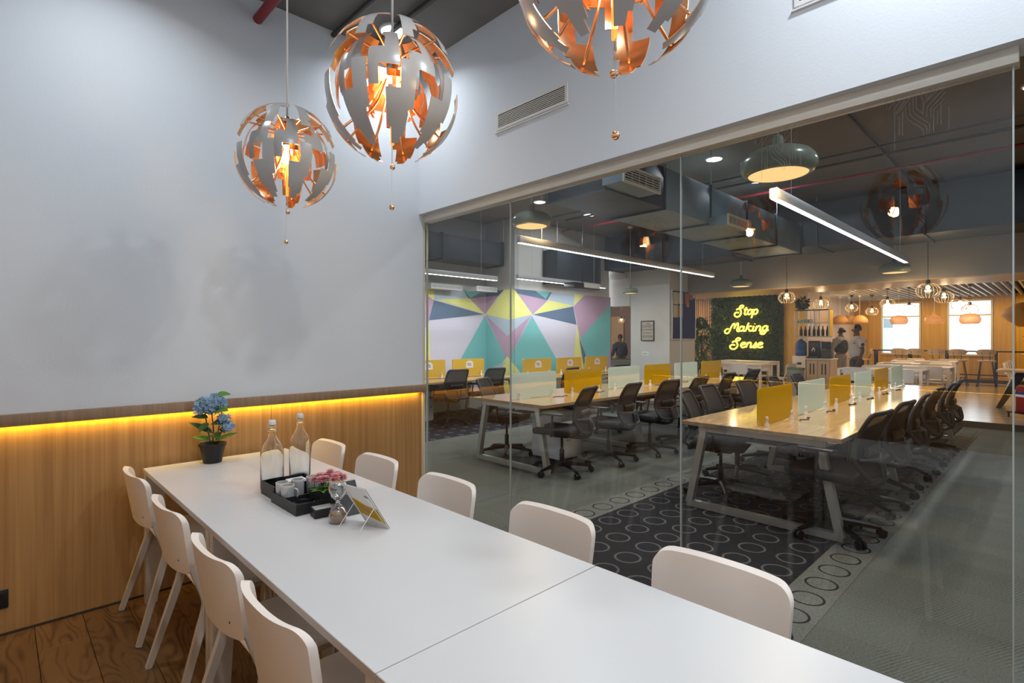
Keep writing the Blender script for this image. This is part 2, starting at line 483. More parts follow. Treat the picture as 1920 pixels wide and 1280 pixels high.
def text(name, body, m, size, mtx, parent, depth=0.002, align='CENTER', sx=1.0):
    cu = bpy.data.curves.new(name, 'FONT'); cu.body = body; cu.size = size; cu.extrude = depth
    cu.align_x = align; cu.align_y = 'CENTER'; cu.resolution_u = 2
    t = bpy.data.objects.new(name, cu); C.objects.link(t)
    dg = bpy.context.evaluated_depsgraph_get(); dg.update()
    me = bpy.data.meshes.new_from_object(t.evaluated_get(dg))
    bpy.data.objects.remove(t)
    me.materials.clear(); me.materials.append(M[m])
    me.transform(mtx @ Matrix.Diagonal((sx, 1, 1, 1)))
    o = bpy.data.objects.new(name, me); C.objects.link(o); o.parent = parent
    return o
# frames for text / outlines on walls: local x, y, z -> world
FACE_X = Matrix(((0, 0, -1, 0), (-1, 0, 0, 0), (0, 1, 0, 0), (0, 0, 0, 1)))   # plane seen looking along +X: right = -Y, up = Z, normal = -X
FACE_Y = Matrix(((1, 0, 0, 0), (0, 0, -1, 0), (0, 1, 0, 0), (0, 0, 0, 1)))    # plane seen looking along +Y: right = +X, up = Z, normal = -Y
def at(mx, x, y, z): return Matrix.Translation((x, y, z)) @ mx
def smooth_path(pts, n=5, closed=False):
    P = [Vector(p) for p in pts]; m = len(P); out = []
    rng = range(m) if closed else range(m-1)
    for i in rng:
        p0 = P[(i-1) % m] if (closed or i > 0) else P[i]
        p1, p2 = P[i], P[(i+1) % m]
        p3 = P[(i+2) % m] if (closed or i+2 < m) else p2
        for k in range(n):
            t = k/n
            out.append(0.5*((2*p1) + (p2-p0)*t + (2*p0-5*p1+4*p2-p3)*t*t + (3*p1-p0-3*p2+p3)*t**3))
    if not closed: out.append(P[-1])
    return out
ORD = ['nearest', 'second', 'third', 'fourth', 'fifth', 'sixth', 'seventh', 'eighth', 'ninth']
MURAL={'left':[('lilac',[(5.84,2.46),(7.54,2.46),(7.54,0.18),(5.84,0.31)]),('pink',[(5.84,2.38),(6.18,2.21),(6.05,1.75),(5.84,1.5)]),('steel',[(6.18,2.46),(6.95,2.46),(7.08,2.29),(6.25,2.23),(6.18,2.21)]),('yellow',[(5.84,2.46),(6.19,2.46),(6.18,2.21),(5.88,2.36)]),('teal',[(5.84,1.5),(5.94,1.66),(5.92,1.27),(5.84,1.08)]),('yellow',[(6.06,1.79),(6.13,0.29),(5.84,0.31),(5.88,1.08),(5.96,1.5)]),('teal',[(6.92,2.46),(7.45,2.46),(7.06,2.28)]),('navy',[(6.92,2.46),(7.06,2.28),(7.12,2.29)]),('navy',[(7.45,2.46),(7.54,2.46),(7.54,2.34),(7.06,2.28)]),('yellow',[(6.25,2.23),(7.08,2.29),(7.5,1.97)]),('navy',[(6.18,2.21),(7.47,1.97),(6.06,1.81)]),('pink',[(7.08,2.29),(7.54,2.35),(7.54,1.99),(7.52,1.97)]),('steel',[(7.53,1.97),(7.54,1.97),(7.54,1.97)]),('yellow',[(7.54,1.97),(7.52,1.97),(7.54,1.99)]),('teal',[(7.5,1.94),(7.54,1.9),(7.54,0.67),(6.48,0.53)]),('pink',[(7.53,1.96),(7.54,1.96),(7.54,1.95)]),('yellow',[(7.54,0.18),(7.45,0.18),(7.54,0.34)])],'jog':[('lilac',[(8.58,2.46),(7.7,2.46),(7.7,0.25),(8.58,0.18)]),('navy',[(8.58,2.46),(8.01,2.46),(8.21,2.33),(8.58,2.34)]),('pink',[(8.58,2.35),(8.18,2.35),(8.58,2.0)]),('steel',[(8.58,1.97),(7.86,1.84),(7.7,1.86),(7.7,1.64),(7.91,1.51),(8.58,1.97)]),('yellow',[(8.01,2.46),(7.75,2.46),(7.7,2.44),(7.7,1.86),(7.86,1.84),(8.58,1.97),(8.58,1.99)]),('navy',[(7.75,2.46),(7.7,2.46),(7.7,2.44)]),('teal',[(8.58,1.9),(7.93,1.03),(8.31,0.73),(8.58,0.67)]),('pink',[(8.58,1.96),(7.91,1.51),(7.7,1.64),(7.7,1.28),(7.92,0.99),(8.58,1.95)]),('teal',[(7.7,0.78),(7.92,0.99),(7.7,1.27)]),('yellow',[(7.91,1.09),(7.7,0.91),(7.7,0.25),(8.58,0.18),(8.58,0.34),(8.42,0.61)]),('steel',[(7.92,0.99),(8.42,0.61),(8.47,0.82)])],'right':[('lilac',[(7.54,2.46),(10.82,2.46),(10.82,0.02),(7.54,0.25)]),('steel',[(7.54,1.86),(8.04,1.96),(7.54,1.64)]),('yellow',[(7.54,2.44),(8.05,1.96),(7.54,1.86)]),('navy',[(7.54,2.46),(8.14,2.46),(8.53,2.28),(7.62,2.37),(7.54,2.44)]),('teal',[(8.14,2.46),(8.67,2.46),(8.53,2.28)]),('navy',[(8.67,2.46),(8.53,2.28),(8.48,2.32),(8.59,2.45)]),('pink',[(7.62,2.37),(8.53,2.28),(8.07,1.96)]),('yellow',[(8.56,2.28),(9.41,2.2),(8.09,1.96)]),('steel',[(8.67,2.46),(9.44,2.46),(9.41,2.2),(8.56,2.28)]),('yellow',[(9.44,2.46),(9.86,2.46),(9.77,2.45),(9.41,2.2)]),('navy',[(8.09,1.96),(9.39,2.18),(9.51,1.77)]),('pink',[(7.54,1.64),(8.03,1.95),(7.54,1.28)]),('teal',[(8.04,1.93),(8.81,1.01),(9.14,0.12),(8.07,0.21),(7.54,0.78),(7.54,1.27)]),('yellow',[(7.54,0.91),(7.87,0.6),(8.07,0.21),(7.54,0.25)]),('pink',[(9.41,2.18),(9.8,2.46),(10.82,2.46),(10.82,2.28),(9.65,1.46)]),('teal',[(10.82,2.3),(10.82,0.02),(10.38,0.03),(9.65,1.46)]),('yellow',[(9.51,1.77),(9.77,0.81),(9.8,0.07),(9.44,0.1),(9.41,1.01)]),('navy',[(9.61,1.46),(9.85,1.06),(9.77,0.81)]),('pink',[(10.82,1.3),(10.82,0.02),(10.58,0.02),(10.71,1.02)])]}

# ================================================================== MEETING ROOM SHELL
XG = 2.444          # room-side face of the glazed wall
YW = 3.62           # left wall
ZC = 3.64           # meeting-room ceiling
ZO = 3.90           # office ceiling

fl = sgroup('floor')
B('subfloor', 'black', -0.7, 2.52, -2.7, 3.7, -0.06, -0.021, fl)
pw = 0.19
plank_me = {}
for r_ in range(17):
    x0 = -0.62 + r_*pw
    y = -2.6 - (r_*0.77) % 1.8
    while y < 3.65:
        a, b_ = max(y, -2.6), min(y + 1.8, 3.655)
        if b_ - a > 0.05:
            key = round(b_-a, 2)
            if key not in plank_me:
                # built lengthwise on X, rotated upright on use
                o = MB().box(0.001, key-0.001, -pw/2+0.001, pw/2-0.001, -0.02, 0.0, 0.0012, 1).build('plank', 'floorwood', fl)
                plank_me[key] = o.data
            else:
                o = bpy.data.objects.new('plank', plank_me[key]); C.objects.link(o); o.parent = fl
            o.location = (x0 + pw/2, a, 0); o.rotation_euler = (0, 0, PI/2)
        y += 1.8

# left wall: plaster above, oak wainscot below
wl = sgroup('wall_left')
B('plaster', 'plaster', -0.75, 2.50, 3.60, 3.74, 1.05, 3.70, wl)
pa = B('wood_panel', 'oak', -0.75, 1.30, 3.62, 3.66, 0.0005, 1.05, wl)
pb = B('wood_panel', 'oak', 1.302, 2.485, 3.62, 3.66, 0.0005, 1.05, wl)
B('wall_core', 'darkpanel', -0.75, 2.485, 3.66, 3.74, 0.0, 1.05, wl)
B('end_strip', 'cream', 2.485, 2.503, 3.595, 3.74, 0.0, 3.6, wl)
t1 = struct(B('trim_1', 'oakledge', -0.75, 2.50, 3.568, 3.62, 1.028, 1.087, None, 0.002))
B('led_strip', 'ledw', -0.7, 2.47, 3.596, 3.606, 1.024, 1.0275, t1)
lamp('ledge_glow', 'AREA', (0.9, 3.600, 1.022), L_STRIP, (1.0, 0.62, 0.05), 3.1, 0.012, rot=(math.radians(12), 0, 0))
bl = struct(B('baseboard_left', 'stem', -0.7, 2.49, 3.612, 3.6198, 0.0003, 0.012))

# back wall (behind the camera, seen only mirrored in the glazing)
wb = sgroup('wall_back')
B('plaster', 'plaster', -0.74, -0.60, -2.7, 3.60, 1.05, 3.70, wb)
B('wood_panel', 'oak', -0.74, -0.62, -2.7, 3.62, 0.0, 1.05, wb)
t2 = struct(B('trim_2', 'oakledge', -0.62, -0.568, -2.6, 3.568, 1.028, 1.087, None, 0.002))
B('led_strip', 'ledw', -0.605, -0.596, -2.5, 3.5, 1.024, 1.0275, t2)
lamp('ledge_glow', 'AREA', (-0.600, 0.6, 1.022), L_STRIP*0.9, (1.0, 0.62, 0.05), 0.012, 5.6, rot=(0, math.radians(-12), 0))
wr = sgroup('wall_right')
B('plaster', 'plaster', -0.74, 2.54, -2.72, -2.60, 0.0, 3.70, wr)

# front wall: plaster header above the glazing, solid piece past the doorway
wf = sgroup('wall_front')
B('header', 'plaster', XG, 2.60, -1.10, 3.60, 2.455, 3.95, wf)
B('pier', 'plaster', XG, 2.60, -2.72, -1.10, 0.0, 3.95, wf)
ce = sgroup('ceiling')
B('slab', 'concrete', -0.75, 2.50, -2.7, 3.75, ZC, 3.95, ce)
# conduits on the meeting-room ceiling
for i, (x, y0, y1) in enumerate(((1.72, 1.0, 3.60), (1.99, 1.0, 3.60))):
    tag(MB().tube([(x, y0, ZC-0.03), (x, y1, ZC-0.03)], 0.018, 8).build('conduit', 'pipe', smooth=40),
        ['thin grey ceiling conduit, the one nearer the red pipe', 'thin grey ceiling conduit passing above the middle sphere pendant'][i], 'conduit', 'conduits on the meeting room ceiling')
tag(MB().tube([(1.21, 0.6, 3.51), (1.21, 3.598, 3.51)], 0.030, 16).build('water_pipe', 'red', smooth=40),
    'thick dark red pipe under the ceiling running into the left wall', 'pipe')

# glazed partition
win = sgroup('window_1')
XP = 2.522
ys = [3.60, 2.615, 1.356, 0.115]
B('channel', 'cream', 2.49, 2.56, 0.10, 3.60, 2.398, 2.455, win, 0.002)
B('channel', 'cream', 2.50, 2.545, 0.10, 3.60, 0.0, 0.018, win)
for i in range(3):
    B('glass_pane', 'glass', XP-0.005, XP+0.005, ys[i+1]+0.003, ys[i]-0.003, 0.018, 2.40, win)
for y in ys[1:]:
    B('glass_joint', 'joint', XP-0.006, XP+0.006, y-0.0026, y+0.0026, 0.018, 2.40, win)
B('glass_joint', 'joint', XP-0.008, XP+0.008, 3.590, 3.598, 0.018, 2.40, win)

# faint line pattern laid over the last pane as thin ribbons, twice
PATTERN = [[(-0.069,2.445),(-0.069,2.196)],[(-0.033,2.414),(-0.033,2.405),(-0.069,2.357)],[(-0.022,2.402),(-0.066,2.334)],[(-0.013,2.391),(-0.064,2.328)],[(-0.046,2.415),(-0.089,2.357)],[(-0.011,2.425),(-0.011,2.328),(0.0,2.308),(0.039,2.265),(0.039,2.236)],[(-0.001,2.414),(-0.001,2.333),(0.02,2.308),(0.02,2.345),(0.01,2.402),(-0.001,2.414)],[(-0.022,2.364),(-0.022,2.32),(-0.011,2.301),(0.03,2.257),(0.03,2.225)],[(-0.034,2.351),(-0.034,2.313),(-0.022,2.293),(0.02,2.249),(0.02,2.227)],[(-0.044,2.332),(-0.044,2.245)],[(-0.055,2.319),(-0.055,2.248)],[(-0.022,2.442),(-0.022,2.402)],[(0.078,2.418),(0.022,2.345),(0.02,2.313)],[(0.08,2.381),(0.032,2.331),(0.03,2.294)],[(0.084,2.367),(0.043,2.322),(0.043,2.285)],[(0.084,2.346),(0.051,2.314),(0.051,2.232)],[(0.062,2.308),(0.062,2.255)],[(0.073,2.334),(0.073,2.252)],[(0.095,2.311),(0.095,2.233)],[(0.03,2.427),(0.03,2.366)],[(0.041,2.429),(0.041,2.381)],[(-0.096,2.412),(-0.096,2.365)],[(0.065,2.386),(0.03,2.352)]]
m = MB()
for ln in PATTERN:
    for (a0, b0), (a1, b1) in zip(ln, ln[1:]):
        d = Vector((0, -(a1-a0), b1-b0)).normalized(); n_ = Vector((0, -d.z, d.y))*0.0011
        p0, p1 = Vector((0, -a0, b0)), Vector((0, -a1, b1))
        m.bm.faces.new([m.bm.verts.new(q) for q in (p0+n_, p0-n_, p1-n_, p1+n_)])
eo = m.build('faint_lines', 'faintline', win, loc=(XP-0.0056, 0.383, 0), norm=False)
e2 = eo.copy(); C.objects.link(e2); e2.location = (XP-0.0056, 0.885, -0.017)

# wall grilles in the header
def wall_grille(y0, y1, z0, z1, label):
    t = thing('air_vent', label, 'vent', (XG, (y0+y1)/2, z0), group='air vents in the header wall')
    h = (y1-y0)/2; H = z1-z0
    m = MB()
    m.box(-0.008, 0, -h, h, H-0.018, H); m.box(-0.008, 0, -h, h, 0, 0.018)
    m.box(-0.008, 0, -h, -h+0.018, 0.018, H-0.018); m.box(-0.008, 0, h-0.018, h, 0.018, H-0.018)
    m.build('frame', 'clamp', t)
    B('backing', 'black', -0.0015, 0, -h+0.018, h-0.018, 0.018, H-0.018, t)
    n = 7
    s0 = None
    for k in range(n):
        z = 0.022 + (H-0.044)*(k+0.5)/n
        if s0 is None:
            s0 = MB().box(-0.006, -0.002, -h+0.018, h-0.018, -0.0028, 0.0028).build('slat', 'cream', t, loc=(0, 0, z)); 
        else:
            s = s0.copy(); C.objects.link(s); s.location = (0, 0, z)
    B('lip', 'clamp', -0.012, 0, -h-0.012, h+0.012, -0.016, -0.010, t)
    return t
wall_grille(2.043, 2.667, 2.862, 2.985, 'white wall vent grille left of the large cropped sphere pendant')
wall_grille(0.16, 0.79, 2.865, 2.985, 'white wall vent cut off by the top picture edge at right')

# downlights
def downlight(x, y, z, label, power, r=0.085, group='round ceiling downlights', sprd=180, col=COOL, lm='led'):
    t = thing('downlight', label, 'downlight', (x, y, z), group=group)
    MB().lathe([(r, 0), (r*1.15, 0), (r*1.15, -0.012), (r, -0.018)], 24, closed=True).build('trim_ring', 'clamp', t, smooth=40)
    MB().lathe([(0, -0.010), (r, -0.010), (r, -0.004), (0, -0.004)], 24).build('diffuser', lm, t)
    lamp('downlight_lamp', 'AREA', (0, 0, -0.025), power, col, r*1.6, parent=t, spread=math.radians(sprd))
    return t
for x, y, l in ((2.02, 3.29, 'round downlight glowing behind the middle sphere pendant'),
                (0.42, 2.95, 'round downlight above the left wall, outside the picture at top left'),
                (2.02, 0.25, 'round meeting room downlight out of view near the doorway'),
                (0.50, 0.25, 'round meeting room downlight straight above the camera'),
                (2.02, -1.6, 'round meeting room downlight at the far right wall, glass side'),
                (0.20, -1.6, 'round meeting room downlight at the far right wall, ledge side')):
    downlight(x, y, ZC, l, L_DOWN*(0.7 if y > 3 else 0.62 if y > 2 else 1.5), sprd=(140 if y > 2.5 else 180))

# black socket plate on the wainscot
sk = thing('wall_socket', 'black square wall socket low on the oak panelling at the left edge', 'socket', (0.0, 3.62, 0.18))
B('plate', 'black', -0.045, 0.045, -0.010, -0.0002, -0.045, 0.045, sk, 0.003)
B('insert', 'blackm', -0.028, 0.028, -0.012, -0.010, -0.028, 0.028, sk)

# ================================================================== LONG TABLE (three identical tables end to end)
def make_table(loc, label):
    t = thing('dining_table', label, 'table', loc, group='white tables pushed together end to end')
    W, L_ = 0.780, 1.255
    MB().box(-W/2, W/2, -L_/2, L_/2, 0.716, 0.74, 0.0015, 1).build('tabletop', ['table', 'tedge'], t)
    tt = t.children[0]
    for p in tt.data.polygons:
        if abs(p.normal.z) < 0.6: p.material_index = 1
    m = MB(); e = 0.10
    m.box(-W/2+e, W/2-e, -L_/2+0.06, -L_/2+0.08, 0.675, 0.7155); m.box(-W/2+e, W/2-e, L_/2-0.08, L_/2-0.06, 0.675, 0.7155)
    m.box(-W/2+e-0.02, -W/2+e, -L_/2+0.06, L_/2-0.06, 0.675, 0.7155); m.box(W/2-e, W/2-e+0.02, -L_/2+0.06, L_/2-0.06, 0.675, 0.7155)
    m.build('apron', 'leg', t)
    for sx in (-1, 1):
        for sy in (-1, 1):
            x0, y0 = sx*(W/2-0.004), sy*(L_/2-0.004)
            def q(wd): return [(x0, y0), (x0-sx*wd, y0), (x0-sx*wd, y0-sy*0.045), (x0, y0-sy*0.045)]
            mm = MB(); bt = [mm.bm.verts.new((x, y, 0)) for x, y in q(0.055)]; tp = [mm.bm.verts.new((x, y, 0.7155)) for x, y in q(0.098)]
            mm.bm.faces.new(bt); mm.bm.faces.new(tp)
            for k in range(4): mm.bm.faces.new((bt[k], bt[(k+1) % 4], tp[(k+1) % 4], tp[k]))
            mm.build('leg', 'leg', t)
    return t
tb = make_table((0.976, 2.913, 0), 'white rectangular table against the oak wall, holding the potted plant and tray')
dup(tb, (0.976, 1.656, 0), label='white rectangular table in the middle of the row, left of the visible seam')
dup(tb, (0.976, 0.398, 0), label='white rectangular table at the bottom of the picture, nearest the viewer')

# ================================================================== WHITE DINING CHAIRS
def make_dchair():
    t = thing('dining_chair', 'x', 'chair', group='white moulded chairs around the long table')
    # seat: dished rounded square
    n = 14; P = []
    m = MB()
    for zt in (0,):
        o = [(x - 0.005, y) for x, y in rrect(0.41, 0.42, 0.06, 5)]
        for (z, k) in ((0.428, 0.965), (0.432, 1.0), (0.444, 1.0), (0.449, 0.975)):
            P.append([(x*k, y*k, z) for x, y in o])
    V = [[m.bm.verts.new(p) for p in r_] for r_ in P]
    L_ = len(V[0])
    for a in range(3):
        for k in range(L_): m.bm.faces.new((V[a][k], V[a][(k+1) % L_], V[a+1][(k+1) % L_], V[a+1][k]))
    m.bm.faces.new(V[0][::-1]); m.bm.faces.new(V[3])
    m.build('seat', 'white', t, 50)
    # backrest: rounded plate, curved in plan, slightly raked
    m = MB(); W = 0.425; H = 0.252; th = 0.024
    NU, NV = 16, 10; F = []; R_ = 0.05
    def pos(u, v, side):
        yy = (u-0.5)*W; zz = v*H
        # round the corners by pulling the outline in
        half = W/2
        d = max(0, zz-(H-R_)); 
        if d > 0: half -= R_ - math.sqrt(max(0, R_*R_-d*d))
        d2 = max(0, 0.022-zz)
        if d2 > 0: half -= 0.022 - math.sqrt(max(0, 0.022**2-d2*d2))
        half *= 0.95 + 0.05*v
        y = (u-0.5)*2*half
        c = 0.045*(abs(y)/(W/2))**2.8
        x = -0.285 - 0.042*v + c + side*th/2
        z = 0.533 + zz - 0.008*v*(1 if side > 0 else 0)
        return (x, y, z)
    us = [0.5 - 0.5*math.cos(PI*k/NU) for k in range(NU+1)]
    vv = [0, 0.02, 0.05, 0.2, 0.4, 0.6, 0.75, 0.84, 0.88, 0.92, 0.95, 0.975, 0.99, 1.0]
    A = [[m.bm.verts.new(pos(u, v, 1)) for v in vv] for u in us]
    Bk = [[m.bm.verts.new(pos(u, v, -1)) for v in vv] for u in us]
    ni, nj = len(us), len(vv)
    for i in range(ni-1):
        for j in range(nj-1):
            m.bm.faces.new((A[i][j], A[i+1][j], A[i+1][j+1], A[i][j+1])); m.bm.faces.new((Bk[i][j], Bk[i][j+1], Bk[i+1][j+1], Bk[i+1][j]))
    for i in range(ni-1):
        m.bm.faces.new((A[i][0], Bk[i][0], Bk[i+1][0], A[i+1][0])); m.bm.faces.new((A[i][-1], A[i+1][-1], Bk[i+1][-1], Bk[i][-1]))
    for j in range(nj-1):
        m.bm.faces.new((A[0][j], A[0][j+1], Bk[0][j+1], Bk[0][j])); m.bm.faces.new((A[-1][j], Bk[-1][j], Bk[-1][j+1], A[-1][j+1]))
    bk = m.build('backrest', 'white', t, 60)
    bv = bk.modifiers.new('bevel', 'BEVEL'); bv.width = 0.006; bv.segments = 3; bv.limit_method = 'ANGLE'; bv.angle_limit = math.radians(50)
    for y in (-0.15, 0.15):
        MB().tube([(-0.2885, y, 0.585), (-0.2935, y, 0.585)], 0.0045, 8).build('screw', 'blackm', t, loc=(0.0045, 0, 0))
    # frame: rails under the seat
    m = MB(); m.tube([(-0.205, -0.187, 0.412), (0.165, -0.185, 0.415)], 0.012, 8); m.tube([(-0.205, 0.187, 0.412), (0.165, 0.185, 0.415)], 0.012, 8)
    m.tube([(-0.150, -0.185, 0.415), (-0.150, 0.185, 0.415)], 0.010, 8); m.tube([(0.150, -0.185, 0.415), (0.150, 0.185, 0.415)], 0.010, 8)
    m.build('seat_frame', 'leg', t, 40)
    for s in (-1, 1):
        path = smooth_path([(-0.246, s*0.188, 0.556), (-0.232, s*0.193, 0.510), (-0.206, s*0.199, 0.430), (-0.205, s*0.204, 0.385), (-0.232, s*0.212, 0.29), (-0.320, s*0.240, 0.0)], 4)
        MB().tube(path, [0.020]*(len(path)-4)+[0.019, 0.018, 0.017, 0.016], 4, sq=True).build('leg', 'leg', t)
        MB().tube([(0.150, s*0.188, 0.425), (0.165, s*0.197, 0.30), (0.205, s*0.222, 0.0)], [0.018, 0.017, 0.014], 6, sq=True).build('leg', 'leg', t, 40)
    return t
ch = make_dchair()
lab_l = ['white chair on the left side of the table, farthest, beside the oak wall', 'second white chair from the oak wall on the left side of the table',
         'third white chair from the oak wall on the left side of the table', 'white chair on the left side at the bottom picture edge, nearest']
lab_r = ['white chair on the glass side of the table, farthest, just behind the bottles', 'second white chair from the oak wall on the glass side of the table',
         'third white chair from the oak wall on the glass side of the table', 'fourth white chair from the oak wall on the glass side of the table',
         'largest white chair back at right, on the glass side, nearest']
ch.location = (0.805, 3.28, 0); ch['label'] = lab_l[0]
for i, y in enumerate((2.575, 1.935, 1.42)): dup(ch, (0.805, y, 0), 0, lab_l[i+1])
for i, y in enumerate((3.31, 2.70, 2.05, 1.382, 0.715)): dup(ch, (1.268, y, 0), PI, lab_r[i])

# ================================================================== THINGS ON THE TABLE
ZT = 0.7402
# potted hydrangea
t = thing('potted_hydrangea', 'artificial plant with blue flowers in a black pot near the oak wall', 'plant', (0.905, 3.435, ZT))
pot = MB().lathe([(0, 0), (0.048, 0), (0.066, 0.098), (0.072, 0.098), (0.073, 0.112), (0.066, 0.112), (0.062, 0.10), (0.060, 0.092), (0, 0.092)], 28).build('pot', 'black', t, 40)
rv = Vector((0.718, -0.696, 0)); fv = Vector((0.696, 0.718, 0)); uz = Vector((0, 0, 1))
def loc3(r_, u, f=0.0): return rv*r_ + uz*u + fv*f     # r to the right, u up, f away
def leafmesh(name, m, p0, d, up, L_, Wd, parent, curl=0.25, fold=0.25, n=7, dat=None):
    d = d.normalized(); sd = d.cross(up).normalized(); up = sd.cross(d).normalized()
    P = []
    for i in range(n+1):
        s = i/n
        wd = Wd*0.5*math.sin(PI*min(1, s**0.75))**0.9 if 0 < s < 1 else 0.0006
        c = p0 + d*(L_*s) + up*(-curl*L_*s*s)
        P.append([c - sd*wd + up*(wd*fold), c - sd*wd*0.5 + up*(wd*fold*0.4), c, c + sd*wd*0.5 + up*(wd*fold*0.4), c + sd*wd + up*(wd*fold)])
    return MB().grid(P, 0.0010).build(name, m, parent, True)
stems = [((0, 0.09), (0.005, 0.20), (-0.005, 0.30), (0.012, 0.395)), ((0.008, 0.09), (0.03, 0.17), (0.045, 0.24), (0.055, 0.30)), ((0.01, 0.09), (0.045, 0.16), (0.07, 0.21), (0.09, 0.235)), ((-0.005, 0.09), (-0.03, 0.2), (-0.045, 0.30), (-0.05, 0.35))]
for s in stems:
    MB().tube(smooth_path([loc3(a, b) for a, b in s], 4), 0.0032, 6).build('stem', 'stem', t, True)
# (right, up, away) start, direction, length, width, darker?
for (a, b, f, dr, du, df, L_, Wd, lt) in (
        (-0.004, 0.13, -0.01, -1, 0.35, -0.2, 0.105, 0.045, 1), (0.012, 0.12, -0.01, 1, 0.55, 0.0, 0.145, 0.042, 1),
        (0.0, 0.17, 0.0, -1, 0.62, -0.1, 0.150, 0.042, 0), (0.012, 0.17, -0.02, 0.9, -0.1, -0.7, 0.085, 0.055, 0),
        (-0.02, 0.26, -0.01, -1, 0.25, -0.35, 0.085, 0.045, 0), (0.0, 0.285, 0.01, -1, 0.20, 0.1, 0.085, 0.042, 0),
        (0.015, 0.235, -0.02, 1, 0.12, -0.6, 0.090, 0.062, 0), (0.03, 0.30, -0.03, 1, 0.25, -0.5, 0.105, 0.072, 1),
        (0.01, 0.335, -0.02, 1, 0.15, -0.4, 0.060, 0.040, 1), (-0.005, 0.345, 0.0, -0.9, 0.35, -0.3, 0.085, 0.055, 1),
        (0.012, 0.385, 0.0, 1, 0.25, -0.1, 0.095, 0.052, 1), (-0.012, 0.23, -0.02, -0.4, -0.5, -0.8, 0.07, 0.05, 0),
        (0.05, 0.20, 0.0, 0.6, -0.3, -0.5, 0.05, 0.03, 0)):
    leafmesh('leaf', 'leafl' if lt else 'leaf', loc3(a, b, f), rv*dr + uz*du + fv*df, uz - fv*0.6, L_, Wd, t, curl=0.18)
def floret(m, c, r_):
    nrm = Vector((random.uniform(-1, 1), random.uniform(-1, 1), random.uniform(-0.3, 1))).normalized() - fv*0.5
    nrm.normalize(); a = nrm.orthogonal().normalized(); b_ = nrm.cross(a)
    for k in range(4):
        g = 2*PI*k/4; e = a*math.cos(g)+b_*math.sin(g); q = -a*math.sin(g)+b_*math.cos(g)
        vs_ = [m.bm.verts.new(c + e*0.1*r_), m.bm.verts.new(c + e*0.6*r_ + q*0.42*r_ + nrm*0.15*r_), m.bm.verts.new(c + e*r_ + nrm*0.05*r_), m.bm.verts.new(c + e*0.6*r_ - q*0.42*r_ + nrm*0.15*r_)]
        m.bm.faces.new(vs_)
for (a, b, f, R_, n) in ((-0.045, 0.335, -0.01, 0.042, 60), (-0.066, 0.312, -0.02, 0.028, 34), (0.028, 0.355, -0.015, 0.044, 64), (0.010, 0.31, -0.01, 0.036, 40), (0.078, 0.250, -0.02, 0.036, 44), (0.100, 0.215, -0.02, 0.030, 34), (0.062, 0.345, -0.01, 0.028, 26)):
    m = MB(); c0 = loc3(a, b, f)
    for k in range(n):
        v = Vector((random.gauss(0, 1), random.gauss(0, 1), random.gauss(0, 1))).normalized()
        floret(m, c0 + v*R_*random.uniform(0.7, 1.0), 0.015)
    m.ball(c0, R_*0.55, 8, 6)
    m.build('flower_cluster', 'blue', t)

# glass bottles with swing stoppers
bt = thing('glass_bottle', 'clear glass swing-top water bottle, the left and nearer of the pair', 'bottle', (0.945, 2.615, ZT), group='clear water bottles on the table')
prof_o = [(0, 0), (0.044, 0), (0.0515, 0.006), (0.052, 0.02), (0.052, 0.175), (0.049, 0.195), (0.040, 0.217), (0.026, 0.238), (0.0185, 0.255), (0.0165, 0.27), (0.0165, 0.293), (0.018, 0.297), (0.018, 0.304), (0.0125, 0.305)]
prof_i = [(0.012, 0.30), (0.013, 0.27), (0.0150, 0.255), (0.0225, 0.238), (0.0365, 0.216), (0.0455, 0.194), (0.0482, 0.175), (0.0482, 0.02), (0.044, 0.010), (0, 0.012)]
MB().lathe(prof_o + prof_i, 36).build('bottle_body', 'bottle', bt, True)
MB().lathe([(0, 0.304), (0.010, 0.304), (0.010, 0.308), (0.0165, 0.309), (0.0165, 0.326), (0.013, 0.331), (0, 0.331)], 20).build('stopper', 'clamp', bt, 40)
m = MB(); m.tube(smooth_path([(0.0175, 0, 0.275), (0.021, 0, 0.29), (0.018, 0, 0.315), (0, 0, 0.3335), (-0.018, 0, 0.315), (-0.021, 0, 0.29), (-0.0175, 0, 0.275)], 4), 0.0013, 6)
m.tube([(0.0175*math.cos(k*PI/8), 0.0175*math.sin(k*PI/8), 0.282) for k in range(16)], 0.0013, 6, closed=True)
m.build('wire_bail', 'chrome', bt, True)
dup(bt, (1.131, 2.745, ZT), 0.6, 'clear glass swing-top water bottle, the right and farther of the pair')

# black tray with compartments
tr = thing('serving_tray', 'black wooden tray holding mugs, ashtray and flower box', 'tray', (0.985, 2.275, ZT), rz=0.0)
def openbox(name, m_, x0, x1, y0, y1, z1, th, parent):
    m = MB(); m.box(x0, x1, y0, y1, 0, th)
    m.box(x0, x0+th, y0, y1, th, z1); m.box(x1-th, x1, y0, y1, th, z1)
    m.box(x0+th, x1-th, y0, y0+th, th, z1); m.box(x0+th, x1-th, y1-th, y1, th, z1)
    return m.build(name, m_, parent)
openbox('tray_body', 'black', -0.115, 0.135, -0.125, 0.145, 0.045, 0.006, tr)
B('divider', 'black', -0.108, 0.128, 0.02, 0.026, 0.006, 0.040, tr)
bx = thing('storage_box', 'black open wooden box behind the tray, beside the left bottle', 'box', (0.985, 2.512, ZT))
openbox('box_body', 'black', -0.10, 0.10, -0.085, 0.075, 0.060, 0.006, bx)
B('packets', 'sticker', -0.02, 0.06, -0.06, 0.0, 0.0065, 0.066, bx, 0.004)
